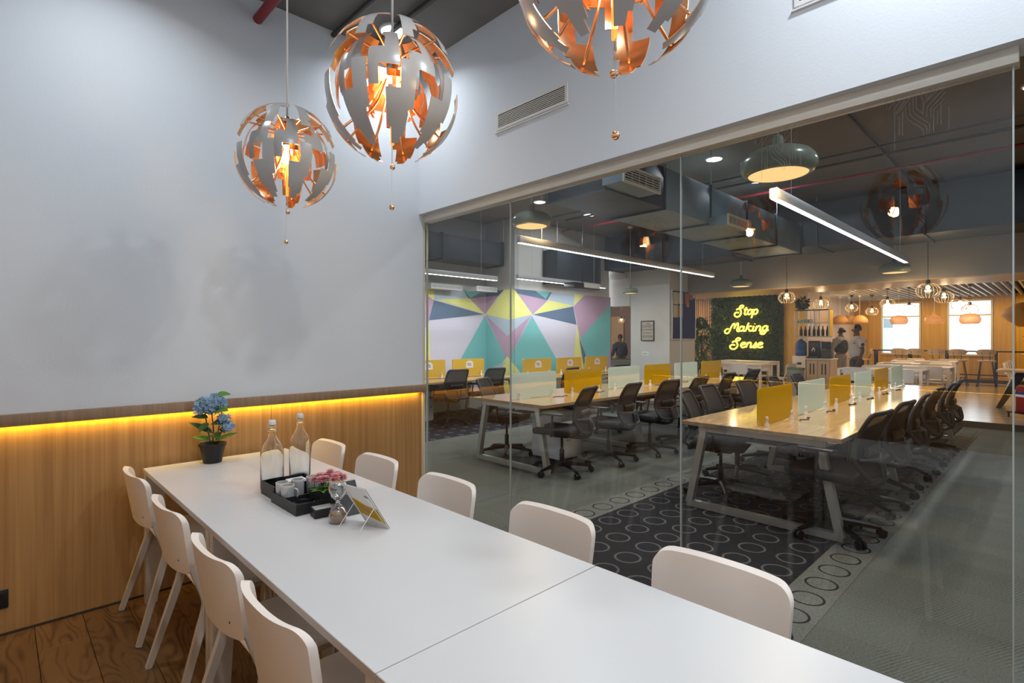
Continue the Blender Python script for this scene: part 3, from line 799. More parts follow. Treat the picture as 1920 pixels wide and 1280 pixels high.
# steel-rimmed mugs
mg = thing('mug', 'x', 'mug', (0.905, 2.385, ZT+0.0065), group='silver grey mugs in the black tray')
MB().lathe([(0, 0), (0.022, 0), (0.0265, 0.006), (0.027, 0.078), (0.0245, 0.079), (0.0240, 0.008), (0, 0.006)], 24).build('cup', 'alu', mg, 40)
MB().lathe([(0.0245, 0.074), (0.0275, 0.074), (0.0275, 0.081), (0.0245, 0.081)], 24, closed=True).build('rim', 'cream', mg, 40)
MB().tube(smooth_path([(0.026, 0, 0.065), (0.042, 0, 0.06), (0.044, 0, 0.035), (0.026, 0, 0.018)], 4), 0.0035, 6).build('handle', 'alu', mg, True)
mg['label'] = 'silver grey mug at the left corner of the tray'
for (x, y, l) in ((0.905, 2.325, 'silver grey mug in front at the near corner of the tray'), (0.975, 2.39, 'silver grey mug in the middle behind the front one'), (1.045, 2.395, 'silver grey mug at the back of the tray next to the pink flowers')):
    dup(mg, (x, y, ZT+0.0065), random.uniform(0, 6), l)
ash = thing('ashtray', 'small clear glass ashtray in the front of the black tray', 'ashtray', (0.935, 2.225, ZT+0.0065))
MB().lathe([(0, 0), (0.034, 0), (0.040, 0.006), (0.044, 0.026), (0.040, 0.027), (0.036, 0.010), (0, 0.008)], 8).build('dish', 'bottle', ash, 30)
# flower box
fb = thing('flower_box', 'black rectangular planter of pink flowers on the tray', 'plant', (1.035, 2.215, ZT+0.0065))
openbox('planter', 'black', -0.060, 0.060, -0.055, 0.055, 0.065, 0.004, fb)
B('soil', 'stem', -0.055, 0.055, -0.050, 0.050, 0.05, 0.058, fb)
for k in range(22):
    a = random.uniform(0, 2*PI); 
    leafmesh('leaf', 'leafl', Vector((random.uniform(-.03, .03), random.uniform(-.03, .03), 0.055)), Vector((math.cos(a), math.sin(a), 0.55)), uz, random.uniform(0.05, 0.075), 0.028, fb, 0.3, n=4)
for k in range(15):
    a = 2*PI*k/15*2.4; rr = 0.010 + 0.058*math.sqrt(k/15)
    c0 = Vector((rr*math.cos(a), rr*math.sin(a), 0.104 + 0.024*(1-rr/0.07) + random.uniform(-.006, .008)))
    m = MB()
    for ring, npz, tilt in ((0.021, 9, -0.7), (0.025, 9, 0.0), (0.022, 8, 0.8), (0.016, 7, 1.6), (0.009, 5, 3.0)):
        for p in range(npz):
            g = 2*PI*p/npz + ring*90; e = Vector((math.cos(g), math.sin(g), 0)); q = Vector((-math.sin(g), math.cos(g), 0))
            tip = c0 + e*ring + uz*ring*tilt*0.6
            vs_ = [m.bm.verts.new(c0 + e*0.002), m.bm.verts.new(c0 + e*ring*0.6 + q*ring*0.32 + uz*ring*tilt*0.45), m.bm.verts.new(tip), m.bm.verts.new(c0 + e*ring*0.6 - q*ring*0.32 + uz*ring*tilt*0.45)]
            m.bm.faces.new(vs_)
    hd_ = m.build('flower_head', 'pinkf', fb)
    MB().tube([c0 - uz*0.050, c0 - uz*0.006], 0.0014, 4).build('flower_stem', 'leaf', hd_)
# slim box with grey lid
sb = thing('slim_box', 'small black box with a grey top lying in front of the tray', 'box', (0.995, 2.085, ZT), rz=-0.12)
B('box_body', 'black', -0.082, 0.082, -0.030, 0.030, 0.0, 0.034, sb, 0.002)
B('lid', 'steel', -0.078, 0.078, -0.026, 0.026, 0.0342, 0.037, sb, 0.001)
# hourglass
hg = thing('hourglass', 'glass hourglass with brown sand in its lower bulb', 'hourglass', (0.962, 1.972, ZT))
def bulb(z0, up):
    s = 1 if up else -1
    return [(0.004, z0), (0.010, z0+s*0.006), (0.026, z0+s*0.022), (0.036, z0+s*0.045), (0.035, z0+s*0.062), (0.030, z0+s*0.074), (0.026, z0+s*0.0775), (0, z0+s*0.0778)]
lo = bulb(0.078, False)[::-1]; hi = bulb(0.080, True)
outer = lo + hi
inner = [(max(0.0, r_-0.0018), z + (0.0018 if z < 0.02 else (-0.0018 if z > 0.14 else 0))) for r_, z in outer]
MB().lathe(outer + inner[::-1][1:-1], 32).build('glass_bulbs', 'bulbglass', hg, True)
MB().lathe([(0, 0.003), (0.025, 0.003), (0.0335, 0.012), (0.0343, 0.036), (0.033, 0.038), (0.015, 0.041), (0, 0.043)], 28).build('sand', 'sand', hg, 50)
MB().tube([(0.007*math.cos(k*PI/8), 0.007*math.sin(k*PI/8), 0.079) for k in range(16)], 0.0022, 6, closed=True).build('collar', 'clamp', hg, True)
# sign in an acrylic stand, and dark folder behind
sg = thing('menu_stand', 'clear acrylic stand with a white and yellow card leaning in it', 'sign', (1.02, 1.87, ZT))
def quadplate(name, m_, p0, p1, p2, p3, th, parent):
    p0, p1, p2, p3 = map(Vector, (p0, p1, p2, p3)); nn = (p1-p0).cross(p3-p0).normalized()*th
    m = MB(); a = [m.bm.verts.new(p) for p in (p0, p1, p2, p3)]; b_ = [m.bm.verts.new(p+nn) for p in (p0, p1, p2, p3)]
    m.bm.faces.new(a[::-1]); m.bm.faces.new(b_)
    for k in range(4): m.bm.faces.new((a[k], a[(k+1) % 4], b_[(k+1) % 4], b_[k]))
    return m.build(name, m_, parent)
B1, B2 = Vector((0.045, -0.105, 0.002)), Vector((0.022, 0.035, 0.002)); up_ = Vector((-0.085, 0.03, 0.158))
quadplate('card', 'sticker', B1, B2, B2+up_, B1+up_, 0.0015, sg)
def oncard(u, v, off=-0.0006):
    nn = (B2-B1).cross(up_).normalized()
    return B1 + (B2-B1)*u + up_*v + nn*off
def cardpoly(name, m_, pts, off):
    m = MB(); a = [m.bm.verts.new(oncard(u, v, off)) for u, v in pts]; b_ = [m.bm.verts.new(oncard(u, v, off+0.0004)) for u, v in pts]
    m.bm.faces.new(a[::-1]); m.bm.faces.new(b_)
    n = len(pts)
    for k in range(n): m.bm.faces.new((a[k], a[(k+1) % n], b_[(k+1) % n], b_[k]))
    return m.build(name, m_, sg)
cardpoly('printed_band', 'yellow', [(0.0, 0.12), (0.9, 0.25), (0.9, 0.66), (0.45, 0.52), (0.0, 0.48)], -0.0008)
cardpoly('printed_shape', 'paper2', [(0.35, 0.26), (0.7, 0.34), (0.66, 0.5), (0.38, 0.42)], -0.0014)
cardpoly('printed_mark', 'ink', [(0.1, 0.74), (0.24, 0.78), (0.22, 0.81), (0.1, 0.79)], -0.0014)
quadplate('backing', 'darkpanel', B1+Vector((0.002, 0, 0)), B2+Vector((0.002, 0, 0)), B2+up_+Vector((0.002, 0, 0)), B1+up_+Vector((0.002, 0, 0)), 0.002, sg)
for u in (0.08, 0.92):
    m = MB(); a = B1 + (B2-B1)*u
    m.tube([a+Vector((-0.003, 0, 0.004)), a+up_*0.75+Vector((-0.006, 0, 0)), a+up_*0.75+Vector((-0.012, 0, 0))], 0.0016, 5)
    m.tube([a+up_*0.5+Vector((-0.005, 0, 0)), a+Vector((-0.105, 0.02, 0.002))], 0.0016, 5)
    m.build('acrylic_edge', 'clamp', sg)
fo = thing('table_calendar', 'dark spiral-bound desk calendar standing behind the hourglass', 'calendar', (1.045, 2.06, ZT))
quadplate('cover', 'darkpanel', (-0.045, -0.05, 0), (0.045, -0.055, 0), (0.035, 0.0, 0.128), (-0.055, 0.0, 0.128), 0.002, fo)
quadplate('cover', 'darkpanel', (-0.055, 0.055, 0), (0.035, 0.05, 0), (0.035, 0.0, 0.128), (-0.055, 0.0, 0.128), 0.002, fo)
m = MB()
for k in range(12):
    x = -0.050 + 0.0072*k
    m.tube([(x, 0.004*math.cos(a*PI/4), 0.129+0.004*math.sin(a*PI/4)) for a in range(8)], 0.0006, 4, closed=True)
m.build('spiral_binding', 'chrome', fo)

# ================================================================== JIGSAW SPHERE PENDANTS
def patch(R_, lon0, dlon, lat1, lat0, rows, zc=0.0, th=0.0022, sub=3):
    nc = len(rows[0])*sub; nr = len(rows)*sub
    def P(i, j, r_):
        la = math.radians(lat1 + (lat0-lat1)*j/nr); lo_ = math.radians(lon0 + dlon*i/nc)
        return Vector((r_*math.cos(la)*math.cos(lo_), r_*math.cos(la)*math.sin(lo_), zc + r_*math.sin(la)))
    cell = lambda i, j: 0 <= i < nc and 0 <= j < nr and rows[j//sub][i//sub] == '#'
    m = MB(); cache = {}
    def V(i, j, k):
        if (i, j, k) not in cache: cache[(i, j, k)] = m.bm.verts.new(P(i, j, R_ if k else R_-th))
        return cache[(i, j, k)]
    for i in range(nc):
        for j in range(nr):
            if not cell(i, j): continue
            f = m.bm.faces.new((V(i, j, 1), V(i, j+1, 1), V(i+1, j+1, 1), V(i+1, j, 1))); f.material_index = 0
            f = m.bm.faces.new((V(i, j, 0), V(i+1, j, 0), V(i+1, j+1, 0), V(i, j+1, 0))); f.material_index = 1
            for (di, dj, a, b_) in ((-1, 0, (i, j), (i, j+1)), (1, 0, (i+1, j+1), (i+1, j)), (0, -1, (i+1, j), (i, j)), (0, 1, (i, j+1), (i+1, j+1))):
                if not cell(i+di, j+dj):
                    f = m.bm.faces.new((V(*a, 1), V(*a, 0), V(*b_, 0), V(*b_, 1))); f.material_index = 1
    return m
def make_sphere():
    t = thing('sphere_pendant', 'x', 'pendant lamp', group='jigsaw sphere pendants over the table')
    R_ = 0.225; n = 8
    n = 9
    for k in range(n):
        L0 = 40*k
        o = patch(R_, L0+4, 29, 66, 20, ['######', '######', '###...', '###...', '##....'], zc=0.012, sub=2).build('upper_petal', ['shell', 'copper'], t, smooth=50, norm=False)
        a = math.radians(L0+13); la = math.radians(40)
        e = Vector((math.cos(a), math.sin(a), 0))
        MB().tube(smooth_path([e*0.03+uz*0.115, e*0.10+uz*0.135, e*(R_*0.95*math.cos(la))+uz*(R_*0.95*math.sin(la)+0.01)], 5), 0.0042, 6).build('strut', 'copper', o, True)
        patch(R_*0.83, L0+12, 31, 50, -16, ['..####', '...###', '...###', '######', '######', '##....', '##....'], zc=-0.002, sub=2).build('middle_petal', ['shell', 'copper'], t, smooth=50, norm=False)
        o = patch(R_*0.99, L0+30, 25, 6, -62, ['...###', '...###', '...###', '######', '######', '#####.', '#####.', '.####.', '.###..'], zc=-0.012, sub=2).build('lower_petal', ['shell', 'copper'], t, smooth=50, norm=False)
        a = math.radians(L0+42); e = Vector((math.cos(a), math.sin(a), 0)); la = math.radians(-40)
        MB().tube(smooth_path([e*0.035+uz*0.03, e*0.09-uz*0.07, e*(R_*0.96*math.cos(la))+uz*(R_*0.96*math.sin(la)-0.012)], 5), 0.0042, 6).build('strut', 'copper', o, True)
    for k in range(8):
        patch(R_*0.48, 45*k+8, 22, 36, -36, ['.#.', '###', '.#.', '##.', '.#.'], sub=1, zc=-0.005).build('reflector_petal', ['copper', 'copper'], t, norm=False)
    MB().lathe([(0, 0.19), (0.012, 0.19), (0.030, 0.165), (0.034, 0.12), (0.034, 0.10), (0, 0.10)], 20).build('top_cap', 'copper', t, 40)
    MB().lathe([(0, 0.10), (0.020, 0.10), (0.020, 0.055), (0, 0.055)], 16).build('socket', 'clamp', t, 40)
    MB().lathe([(0, 0.055), (0.013, 0.053), (0.022, 0.03), (0.028, 0.0), (0.022, -0.022), (0, -0.032)], 20).build('bulb', 'filament', t, True)
    m = MB(); m.tube([(0.0, 0, -0.032), (0.0, 0, -0.178)], 0.0065, 10); m.build('rod', 'amber', t, True)
    lamp('pendant_glow', 'POINT', (0.045, 0, -0.05), L_SPHERE, (1.0, 0.66, 0.30), parent=t, radius=0.03)
    for (dx, z1, nm) in ((0.003, -0.245, 'pull_cord'), (-0.006, -0.385, 'pull_cord')):
        o = MB().tube([(dx, 0.0, -0.178), (dx, 0.0, z1)], 0.0011, 5).build(nm, 'cordw', t)
        MB().ball((dx, 0, z1-0.008), 0.0095, 14, 10).build('cord_ball', 'copper', o, True)
    MB().tube([(0, 0, 0.19), (0, 0, ZC-2.30-0.04)], 0.004, 8).build('cord', 'cordw', t, True)
    MB().lathe([(0, ZC-2.30-0.001), (0.05, ZC-2.30-0.001), (0.045, ZC-2.30-0.04), (0, ZC-2.30-0.05)], 20).build('ceiling_rose', 'clamp', t, 40)
    return t
sp = make_sphere()
sp.location = (0.975, 2.51, 2.30); sp.rotation_euler = (0, 0, 0.35); sp['label'] = 'grey and copper sphere pendant, the smallest and leftmost of three'
dup(sp, (0.975, 1.595, 2.30), 0.75, 'grey and copper sphere pendant in the middle, fully in view')
dup(sp, (0.985, 0.69, 2.30), 1.05, 'grey and copper sphere pendant cropped by the top picture edge')

# ================================================================== OFFICE SHELL
fo_ = sgroup('floor')
B('carpet', 'carpet', 2.52, 11.5, -4.5, 8.7, -0.05, 0.0, fo_)
B('carpet_inlay', 'carpet_border', 2.52, 11.4, 0.87, 2.888, 0.0, 0.002, fo_)
B('carpet_inlay', 'carpet_dark', 2.52, 11.4, 1.12, 2.636, 0.002, 0.004, fo_)
B('carpet_inlay', 'carpet_dark2', 2.60, 10.5, 6.25, 8.5, 0.0, 0.002, fo_)
co_ = sgroup('ceiling')
B('slab', 'concrete_dark', 2.50, 12.0, -4.5, 12.5, ZO, 4.05, co_)
wo = sgroup('wall_left')
exec_mural = MURAL
WY1, WXJ, WY2, WXE = 8.58, 7.54, 7.70, 10.77
B('plaster', 'plaster_dim', 2.5, WXJ, WY1, WY1+0.12, 0, ZO, wo)
B('plaster', 'plaster_dim', WXJ, WXJ+0.12, WY2, WY1, 0, ZO, wo)
B('plaster', 'pillar', WXJ+0.12, WXE, WY2, WY2+0.12, 0, ZO, wo)
def mural_piece(key, mk):
    names = ['lilac', 'pink', 'steel', 'yellow', 'teal', 'navy']
    m = MB()
    for idx, (col, pts) in enumerate(exec_mural[key]):
        m.mi = names.index(col); d = 0.0015 + 0.0004*idx
        vs_ = [m.bm.verts.new(mk(c, z, d)) for c, z in pts]
        try:
            f = m.bm.faces.new(vs_); f.material_index = m.mi
        except ValueError: pass
    o = m.build('mural', ['m_'+n for n in names], wo, norm=False)
    o['label'] = 'geometric mural of lilac, teal, yellow, mauve and navy shapes'
mural_piece('left', lambda c, z, d: (c, WY1-d, z))
mural_piece('jog', lambda c, z, d: (WXJ-d, c, z))
mural_piece('right', lambda c, z, d: (c, WY2-d, z))

# white square pillar carrying the framed poster and the notice board
pl = sgroup('wall_middle')
B('pillar', 'pillar', 11.0, 12.2, 6.20, 7.23, 0, ZO, pl)
B('header', 'pillar', 10.95, 11.2, 7.23, 7.82, 2.25, ZO, pl)
fr = thing('framed_poster', 'dark framed typographic poster on the white pillar', 'picture', (10.995, 6.76, 1.635))
m = MB(); hw, hh = 0.175, 0.235
m.box(-0.02, 0, -hw, hw, hh-0.018, hh); m.box(-0.02, 0, -hw, hw, -hh, -hh+0.018); m.box(-0.02, 0, -hw, -hw+0.018, -hh+0.018, hh-0.018); m.box(-0.02, 0, hw-0.018, hw, -hh+0.018, hh-0.018)
m.build('frame', 'blackm', fr)
B('print', 'paper', -0.010, 0.0, -hw+0.018, hw-0.018, -hh+0.018, hh-0.018, fr)
for s, z, sz, mm_, sx in (('THE', 0.168, 0.055, 'paper3', 1.2), ('EXPERT', 0.10, 0.10, 'm_navy', 0.82), ('in ANYTHING', 0.025, 0.050, 'red', 0.95), ('was once a', -0.045, 0.055, 'm_navy', 1.0), ('BEGINNER', -0.135, 0.085, 'ink', 0.70)):
    text('lettering', s, mm_, sz, at(FACE_X, -0.0115, 0, z), fr, 0.001, sx=sx)
sn = thing('wall_notice', 'small pale printed notice under the framed poster', 'sign', (10.998, 6.83, 1.10))
B('sheet', 'sticker', -0.003, 0, -0.10, 0.10, -0.05, 0.05, sn)
text('lettering', 'today', 'ink', 0.055, at(FACE_X, -0.004, 0.01, 0), sn, 0.0005)
nb = thing('notice_board', 'tall dark blue notice board with papers on the pillar side', 'board', (11.62, 6.195, 2.0))
B('felt', 'boardblue', -0.54, 0.54, -0.02, -0.001, -0.55, 0.55, nb)
m = MB(); m.box(-0.565, -0.54, -0.03, -0.001, -0.575, 0.575); m.box(0.54, 0.565, -0.03, -0.001, -0.575, 0.575); m.box(-0.54, 0.54, -0.03, -0.001, 0.55, 0.575); m.box(-0.54, 0.54, -0.03, -0.001, -0.575, -0.55)
m.build('frame', 'alu', nb)
for (x0, x1, z0, z1, mm_) in ((-0.50, -0.28, 0.24, 0.52, 'paper'), (-0.27, -0.06, 0.26, 0.52, 'paper'), (-0.50, -0.30, -0.06, 0.22, 'paper'), (-0.28, -0.06, -0.05, 0.22, 'paper2'),
                              (0.05, 0.24, 0.28, 0.52, 'paper3'), (0.12, 0.24, 0.20, 0.30, 'paper2'), (0.26, 0.42, 0.38, 0.52, 'paper3'), (0.43, 0.53, 0.42, 0.53, 'paper')):
    B('pinned_paper', mm_, x0, x1, -0.022 - 0.0005*random.random(), -0.0202, z0, z1, nb)

# room glimpsed through the gap between mural and pillar
wk = sgroup('wall_far')
B('wood_wall', 'darkwood', 15.2, 15.3, 9.0, 13.5, 0, 2.75, wk)
B('beige_wall', 'soffit', 12.0, 21.4, 12.4, 12.5, 0, 3.3, wk)
B('wood_post', 'slatwood', 12.25, 12.4, 7.05, 7.25, 0, 2.6, wk)
B('door_leaf', 'slatwood', 15.15, 15.2, 10.25, 10.75, 0, 2.2, wk)
B('lintel', 'plaster', 15.1, 15.3, 9.0, 13.5, 2.75, 3.9, wk)
B('floor_slab', 'stem', 10.8, 15.2, 7.8, 12.5, -0.05, 0.0, wk)
B('ceiling_slab', 'pillar', 10.9, 15.2, 7.3, 12.5, 2.9, 3.0, wk)
pt = thing('pool_table', 'green topped games table in the room past the mural', 'table', (12.9, 8.95, 0), rz=0)
B('cloth', 'greenfelt', -0.55, 0.55, -0.9, 0.9, 0.80, 0.82, pt)
m = MB(); m.box(-0.62, -0.55, -0.97, 0.97, 0.72, 0.85); m.box(0.55, 0.62, -0.97, 0.97, 0.72, 0.85); m.box(-0.55, 0.55, -0.97, -0.9, 0.72, 0.85); m.box(-0.55, 0.55, 0.9, 0.97, 0.72, 0.85)
m.build('rail', 'stem', pt)
B('bed', 'blackm', -0.55, 0.55, -0.9, 0.9, 0.66, 0.80, pt)
for sx in (-1, 1):
    for sy in (-1, 1): MB().tube([(sx*0.5, sy*0.8, 0.0), (sx*0.5, sy*0.8, 0.66)], [0.035, 0.05], 8).build('leg', 'blackm', pt, True)

# ------------------------------------------------------------------ desks
def make_desk(x0, x1, y0, y1, name_label, n=4):
    t = thing('work_desk', name_label, 'desk', ((x0+x1)/2, (y0+y1)/2, 0), group='long oak bench desks')
    hx, hy = (x1-x0)/2, (y1-y0)/2
    MB().box(-hx, hx, -hy, hy, 0.716, 0.750, 0.002, 1).build('desktop', ['desk', 'deskedge'], t)
    for p in t.children[0].data.polygons:
        if abs(p.normal.z) < 0.6: p.material_index = 1
    for k in range(n):
        x = -hx + 0.09 + (2*hx-0.2)*k/(n-1)
        m = MB()
        for s in (-1, 1):
                m.tube([(x, s*(hy-0.17), 0.715), (x, s*(hy-0.028), 0.03)], 0.040, 4, sq=True)
        m.tube([(x, -(hy-0.01), 0.03), (x, hy-0.01, 0.03)], 0.038, 4, sq=True)
        m.tube([(x, -(hy-0.12), 0.69), (x, hy-0.12, 0.69)], 0.034, 4, sq=True)
        m.build('leg_frame', 'steel', t)
    MB().box(-hx+0.15, hx-0.15, -0.12, 0.12, 0.60, 0.612).build('cable_tray', 'alu', t)
    m = MB()
    for k in range(6):
        xx = -hx + 0.85 + k*(2*hx-1.1)/6
        m.tube(smooth_path([(xx-0.18, -0.13, 0.753), (xx-0.1, -0.10, 0.754), (xx-0.03, -0.15, 0.753), (xx+0.05, -0.11, 0.755), (xx+0.10, -0.12, 0.753)], 4), 0.004, 5)
    m.build('cable', 'black', t, True)
    return t
dr = make_desk(4.27, 9.98, 1.075, 2.29, 'long oak bench desk at right, nearest the glass, with dividers down its middle')
dl = make_desk(4.14, 9.85, 3.79, 4.97, 'long oak bench desk at left in front of the mural, behind the second glass joint')
B('name_plate', 'ink', -2.8575, -2.8552, 0.16, 0.30, 0.724, 0.740, dr)
w1 = make_desk(4.30, 7.03, 7.02, 8.50, 'oak desk against the mural, at its left end', 2)
w2 = make_desk(7.05, 9.95, 6.35, 7.16, 'oak desk against the mural, at its right end', 3)

def make_divider(mname):
    t = thing('desk_divider', 'x', 'divider', group='desk divider screens')
    m = MB(); m.prism(rrect(0.78, 0.30, 0.03, 4), 0.006, at(FACE_Y, 0, 0.003, 0.157))
    m.build('screen', mname, t)
    for x in (-0.27, 0.30):
        MB().lathe([(0, 0), (0.022, 0), (0.020, 0.018), (0.011, 0.03), (0.010, 0.05), (0.014, 0.055), (0.013, 0.075), (0, 0.08)], 12).build('clamp', 'clamp', t, 40, loc=(x, -0.028, 0))
    return t
dy, dw = make_divider('yellow'), make_divider('frost')
c = dup  # first two are placed below
used = {'yellow': False, 'frost': False}
def place_div(kind, x, y, label):
    src = dy if kind == 'yellow' else dw
    if not used[kind]:
        used[kind] = True; src.location = (x, y, 0.7502); src['label'] = label
    else: dup(src, (x, y, 0.7502), None, label)
XS = [4.62, 5.56, 6.50, 7.415, 8.315, 9.245]
for i, x in enumerate(XS):
    k = 'frost' if i % 2 == 0 else 'yellow'
    place_div(k, x, 4.38, '%s %s divider on the left bench desk' % (['nearest', 'middle', 'farthest'][i//2], 'frosted white' if k == 'frost' else 'yellow'))
XS = [4.73, 5.68, 6.63, 7.59, 8.54, 9.50]
for i, x in enumerate(XS):
    k = 'yellow' if i % 2 == 0 else 'frost'
    place_div(k, x, 1.68, '%s %s divider on the right bench desk' % (['nearest', 'middle', 'farthest'][i//2], 'frosted white' if k == 'frost' else 'yellow'))
# felt screens with round-topped stickers on the wall desks
def make_felt():
    t = thing('felt_screen', 'x', 'divider', group='yellow felt screens on the wall desks')
    m = MB(); m.prism(rrect(0.79, 0.31, 0.02, 3), 0.02, at(FACE_Y, 0, 0.01, 0.157)); m.build('screen', 'yfelt', t)
    pts = [(-0.09, -0.06), (0.09, -0.06), (0.09, 0.02)] + [(0.09*math.cos(a*PI/8), 0.02+0.055*math.sin(a*PI/8)) for a in range(1, 8)] + [(-0.09, 0.02)]
    s = MB().prism(pts, 0.002, at(FACE_Y, 0.02, -0.0102, 0.20)).build('sticker', 'sticker', t)
    m = MB(); m.box(-0.045, 0.06, -0.0131, -0.0124, 0.205, 0.222); m.box(-0.03, 0.07, -0.0131, -0.0124, 0.178, 0.190); m.box(-0.03, 0.045, -0.0131, -0.0124, 0.232, 0.238)
    m.build('sticker_print', 'ink', s)
    for x in (-0.3, 0.3): MB().lathe([(0, 0), (0.022, 0), (0.020, 0.018), (0.011, 0.03), (0.010, 0.05), (0.014, 0.055), (0.013, 0.075), (0, 0.08)], 12).build('clamp', 'clamp', t, 40, loc=(x, -0.035, 0))
    return t
fs_ = make_felt()
LF = [(5.62, 8.0, 'yellow felt screen with white sticker, first from the left under the mural'), (6.58, 8.0, 'yellow felt screen with white sticker, second from the left under the mural'),
      (7.60, 7.13, 'yellow felt screen with white sticker, third from the left, just past the mural corner'), (8.57, 7.13, 'yellow felt screen with white sticker, fourth from the left under the mural'), (9.50, 7.13, 'yellow felt screen with white sticker, fifth, at the right end of the mural')]
fs_.location = (LF[0][0], LF[0][1], 0.7502); fs_['label'] = LF[0][2]
for x, y, l in LF[1:]: dup(fs_, (x, y, 0.7502), None, l)

# pedestals
pd = thing('drawer_unit', 'white two-drawer pedestal at the left end under the mural desk', 'cabinet', (5.27, 7.84, 0))
B('body', 'plaster', -0.20, 0.20, -0.22, 0.22, 0.03, 0.60, pd)
for z in (0.05, 0.33):
    d = B('drawer', 'clamp', -0.198, 0.198, -0.238, -0.2205, z, z+0.262, pd, 0.003)
    B('handle', 'chrome', -0.10, -0.02, -0.248, -0.2382, z+0.20, z+0.21, d)
    MB().tube([(0.14, -0.238, z+0.22), (0.14, -0.246, z+0.22)], 0.012, 10).build('lock', 'blackm', d)
for x in (-0.16, 0.16):
    for y in (-0.17, 0.17): MB().tube([(x-0.01, y, 0.015), (x+0.01, y, 0.015)], 0.015, 10).build('caster', 'blackm', pd, 40)
dup(pd, (4.95, 4.32, 0), PI/2*0, 'white two-drawer pedestal under the near end of the left bench desk')

# ------------------------------------------------------------------ office chairs
def make_ochair():
    t = thing('office_chair', 'x', 'chair', group='black mesh office chairs')
    # five-star base with casters
    MB().lathe([(0, 0.075), (0.045, 0.075), (0.050, 0.10), (0.040, 0.125), (0, 0.125)], 14).build('hub', 'blackm', t, 40)
    for k in range(5):
        a = 2*PI*k/5; e = Vector((math.cos(a), math.sin(a), 0))
        lg = MB().tube([e*0.03+uz*0.100, e*0.17+uz*0.088, e*0.32+uz*0.066], [0.026, 0.021, 0.016], 6).build('base_leg', 'blackm', t, 40)
        q = Vector((-e.y, e.x, 0)); m = MB()
        for s in (-1, 1): m.tube([e*0.325+q*(s*0.008)+uz*0.030, e*0.325+q*(s*0.026)+uz*0.030], 0.030, 12)
        m.tube([e*0.325+uz*0.03, e*0.320+uz*0.066], 0.008, 6)
        m.build('caster', 'blackm', lg, 40)
    MB().tube([(0, 0, 0.12), (0, 0, 0.25), (0, 0, 0.25), (0, 0, 0.40)], [0.026, 0.026, 0.015, 0.015], 12).build('gas_column', 'blackm', t, 40)
    MB().box(-0.10, 0.11, -0.07, 0.07, 0.385, 0.43, 0.012).build('mechanism', 'blackm', t, 40)
    MB().tube([(0.02, -0.07, 0.405), (0.02, -0.24, 0.40)], 0.007, 6).build('lever', 'blackm', t, True)
    MB().box(-0.235, 0.245, -0.245, 0.245, 0.432, 0.500, 0.028, 3).build('seat', 'seatf', t, 60)
    # back frame and mesh, leaning away, slightly curved
    def bp(u, v, off=0):      # u -1..1 across, v 0..1 up
        z = 0.470 + 0.465*v; wd = 0.185 + 0.030*(1-v)**0.5*min(1, v*6) 
        x = (-0.235 - 0.095*((0.42-v)/0.42)**1.5 if v < 0.42 else -0.235 - 0.115*((v-0.42)/0.58)**1.35) + 0.018*u*u
        return Vector((x + off, u*wd, z))
    o = [bp(-0.6, 0)] + [bp(0.6, 0)] + [bp(0.93, 0.05)] + [bp(1, 0.3), bp(1, 0.6), bp(1, 0.85), bp(0.97, 0.97), bp(0.80, 1.0), bp(0, 1.0), bp(-0.80, 1.0), bp(-0.97, 0.97), bp(-1, 0.85), bp(-1, 0.6), bp(-1, 0.3), bp(-0.93, 0.05)]
    MB().tube(smooth_path(o, 3, True), 0.017, 6, closed=True).build('back_frame', 'gframe', t, True)
    P = [[bp(-0.97+1.94*i/10, 0.03+0.95*j/10) for j in range(11)] for i in range(11)]
    MB().grid(P).build('back_mesh', 'mesh', t, True)
    m = MB(); m.tube(smooth_path([(-0.08, 0, 0.40), (-0.24, 0, 0.405), (-0.335, 0, 0.46), (-0.315, 0, 0.60)], 4), 0.022, 6); m.tube([bp(-0.9, 0.3, -0.02), (-0.315, 0, 0.60), bp(0.9, 0.3, -0.02)], 0.013, 6)
    m.build('back_support', 'gframe', t, True)
    MB().grid([[Vector((-0.268-0.01*(1-(2*j/6-1)**2), -0.13+0.26*i/6, 0.62+0.08*j/6)) for j in range(7)] for i in range(7)], 0.014).build('lumbar_pad', 'blackm', t, True)
    for s in (-1, 1):
        m = MB(); m.tube(smooth_path([(0.02, s*0.20, 0.425), (0.0, s*0.285, 0.45), (-0.02, s*0.29, 0.60), (-0.02, s*0.285, 0.655)], 4), 0.013, 6)
        m.box(-0.14, 0.11, s*0.285-0.035, s*0.285+0.035, 0.655, 0.675, 0.008)
        m.build('armrest', 'blackm', t, 50)
    return t
oc = make_ochair(); oc_used = False
def ochair(x, y, rz, label):
    global oc_used
    if not oc_used:
        oc_used = True; oc.location = (x, y, 0.004); oc.rotation_euler = (0, 0, rz); oc['label'] = label
    else: dup(oc, (x, y, 0.004), rz, label)
H90 = PI/2
for i, x in enumerate((4.50, 5.36, 6.15, 7.02, 7.86, 8.62)):       # aisle side of right desk, facing the desk
    ochair(x, 1.20, H90 + (-0.12, -0.08, 0.06, -0.05, 0.05, 0.0)[i], 'black mesh office chair on the aisle side of the right desk, %s from the glass' % ORD[i])
for i, (x, y, a) in enumerate(((4.92, 2.24, 0.25), (5.62, 2.38, 0.05), (6.52, 2.36, -0.1), (7.45, 2.36, 0.05), (8.35, 2.36, 0))):
    ochair(x, y, -H90 + a, 'black mesh office chair on the far side of the right desk, %s from the glass' % ORD[i])
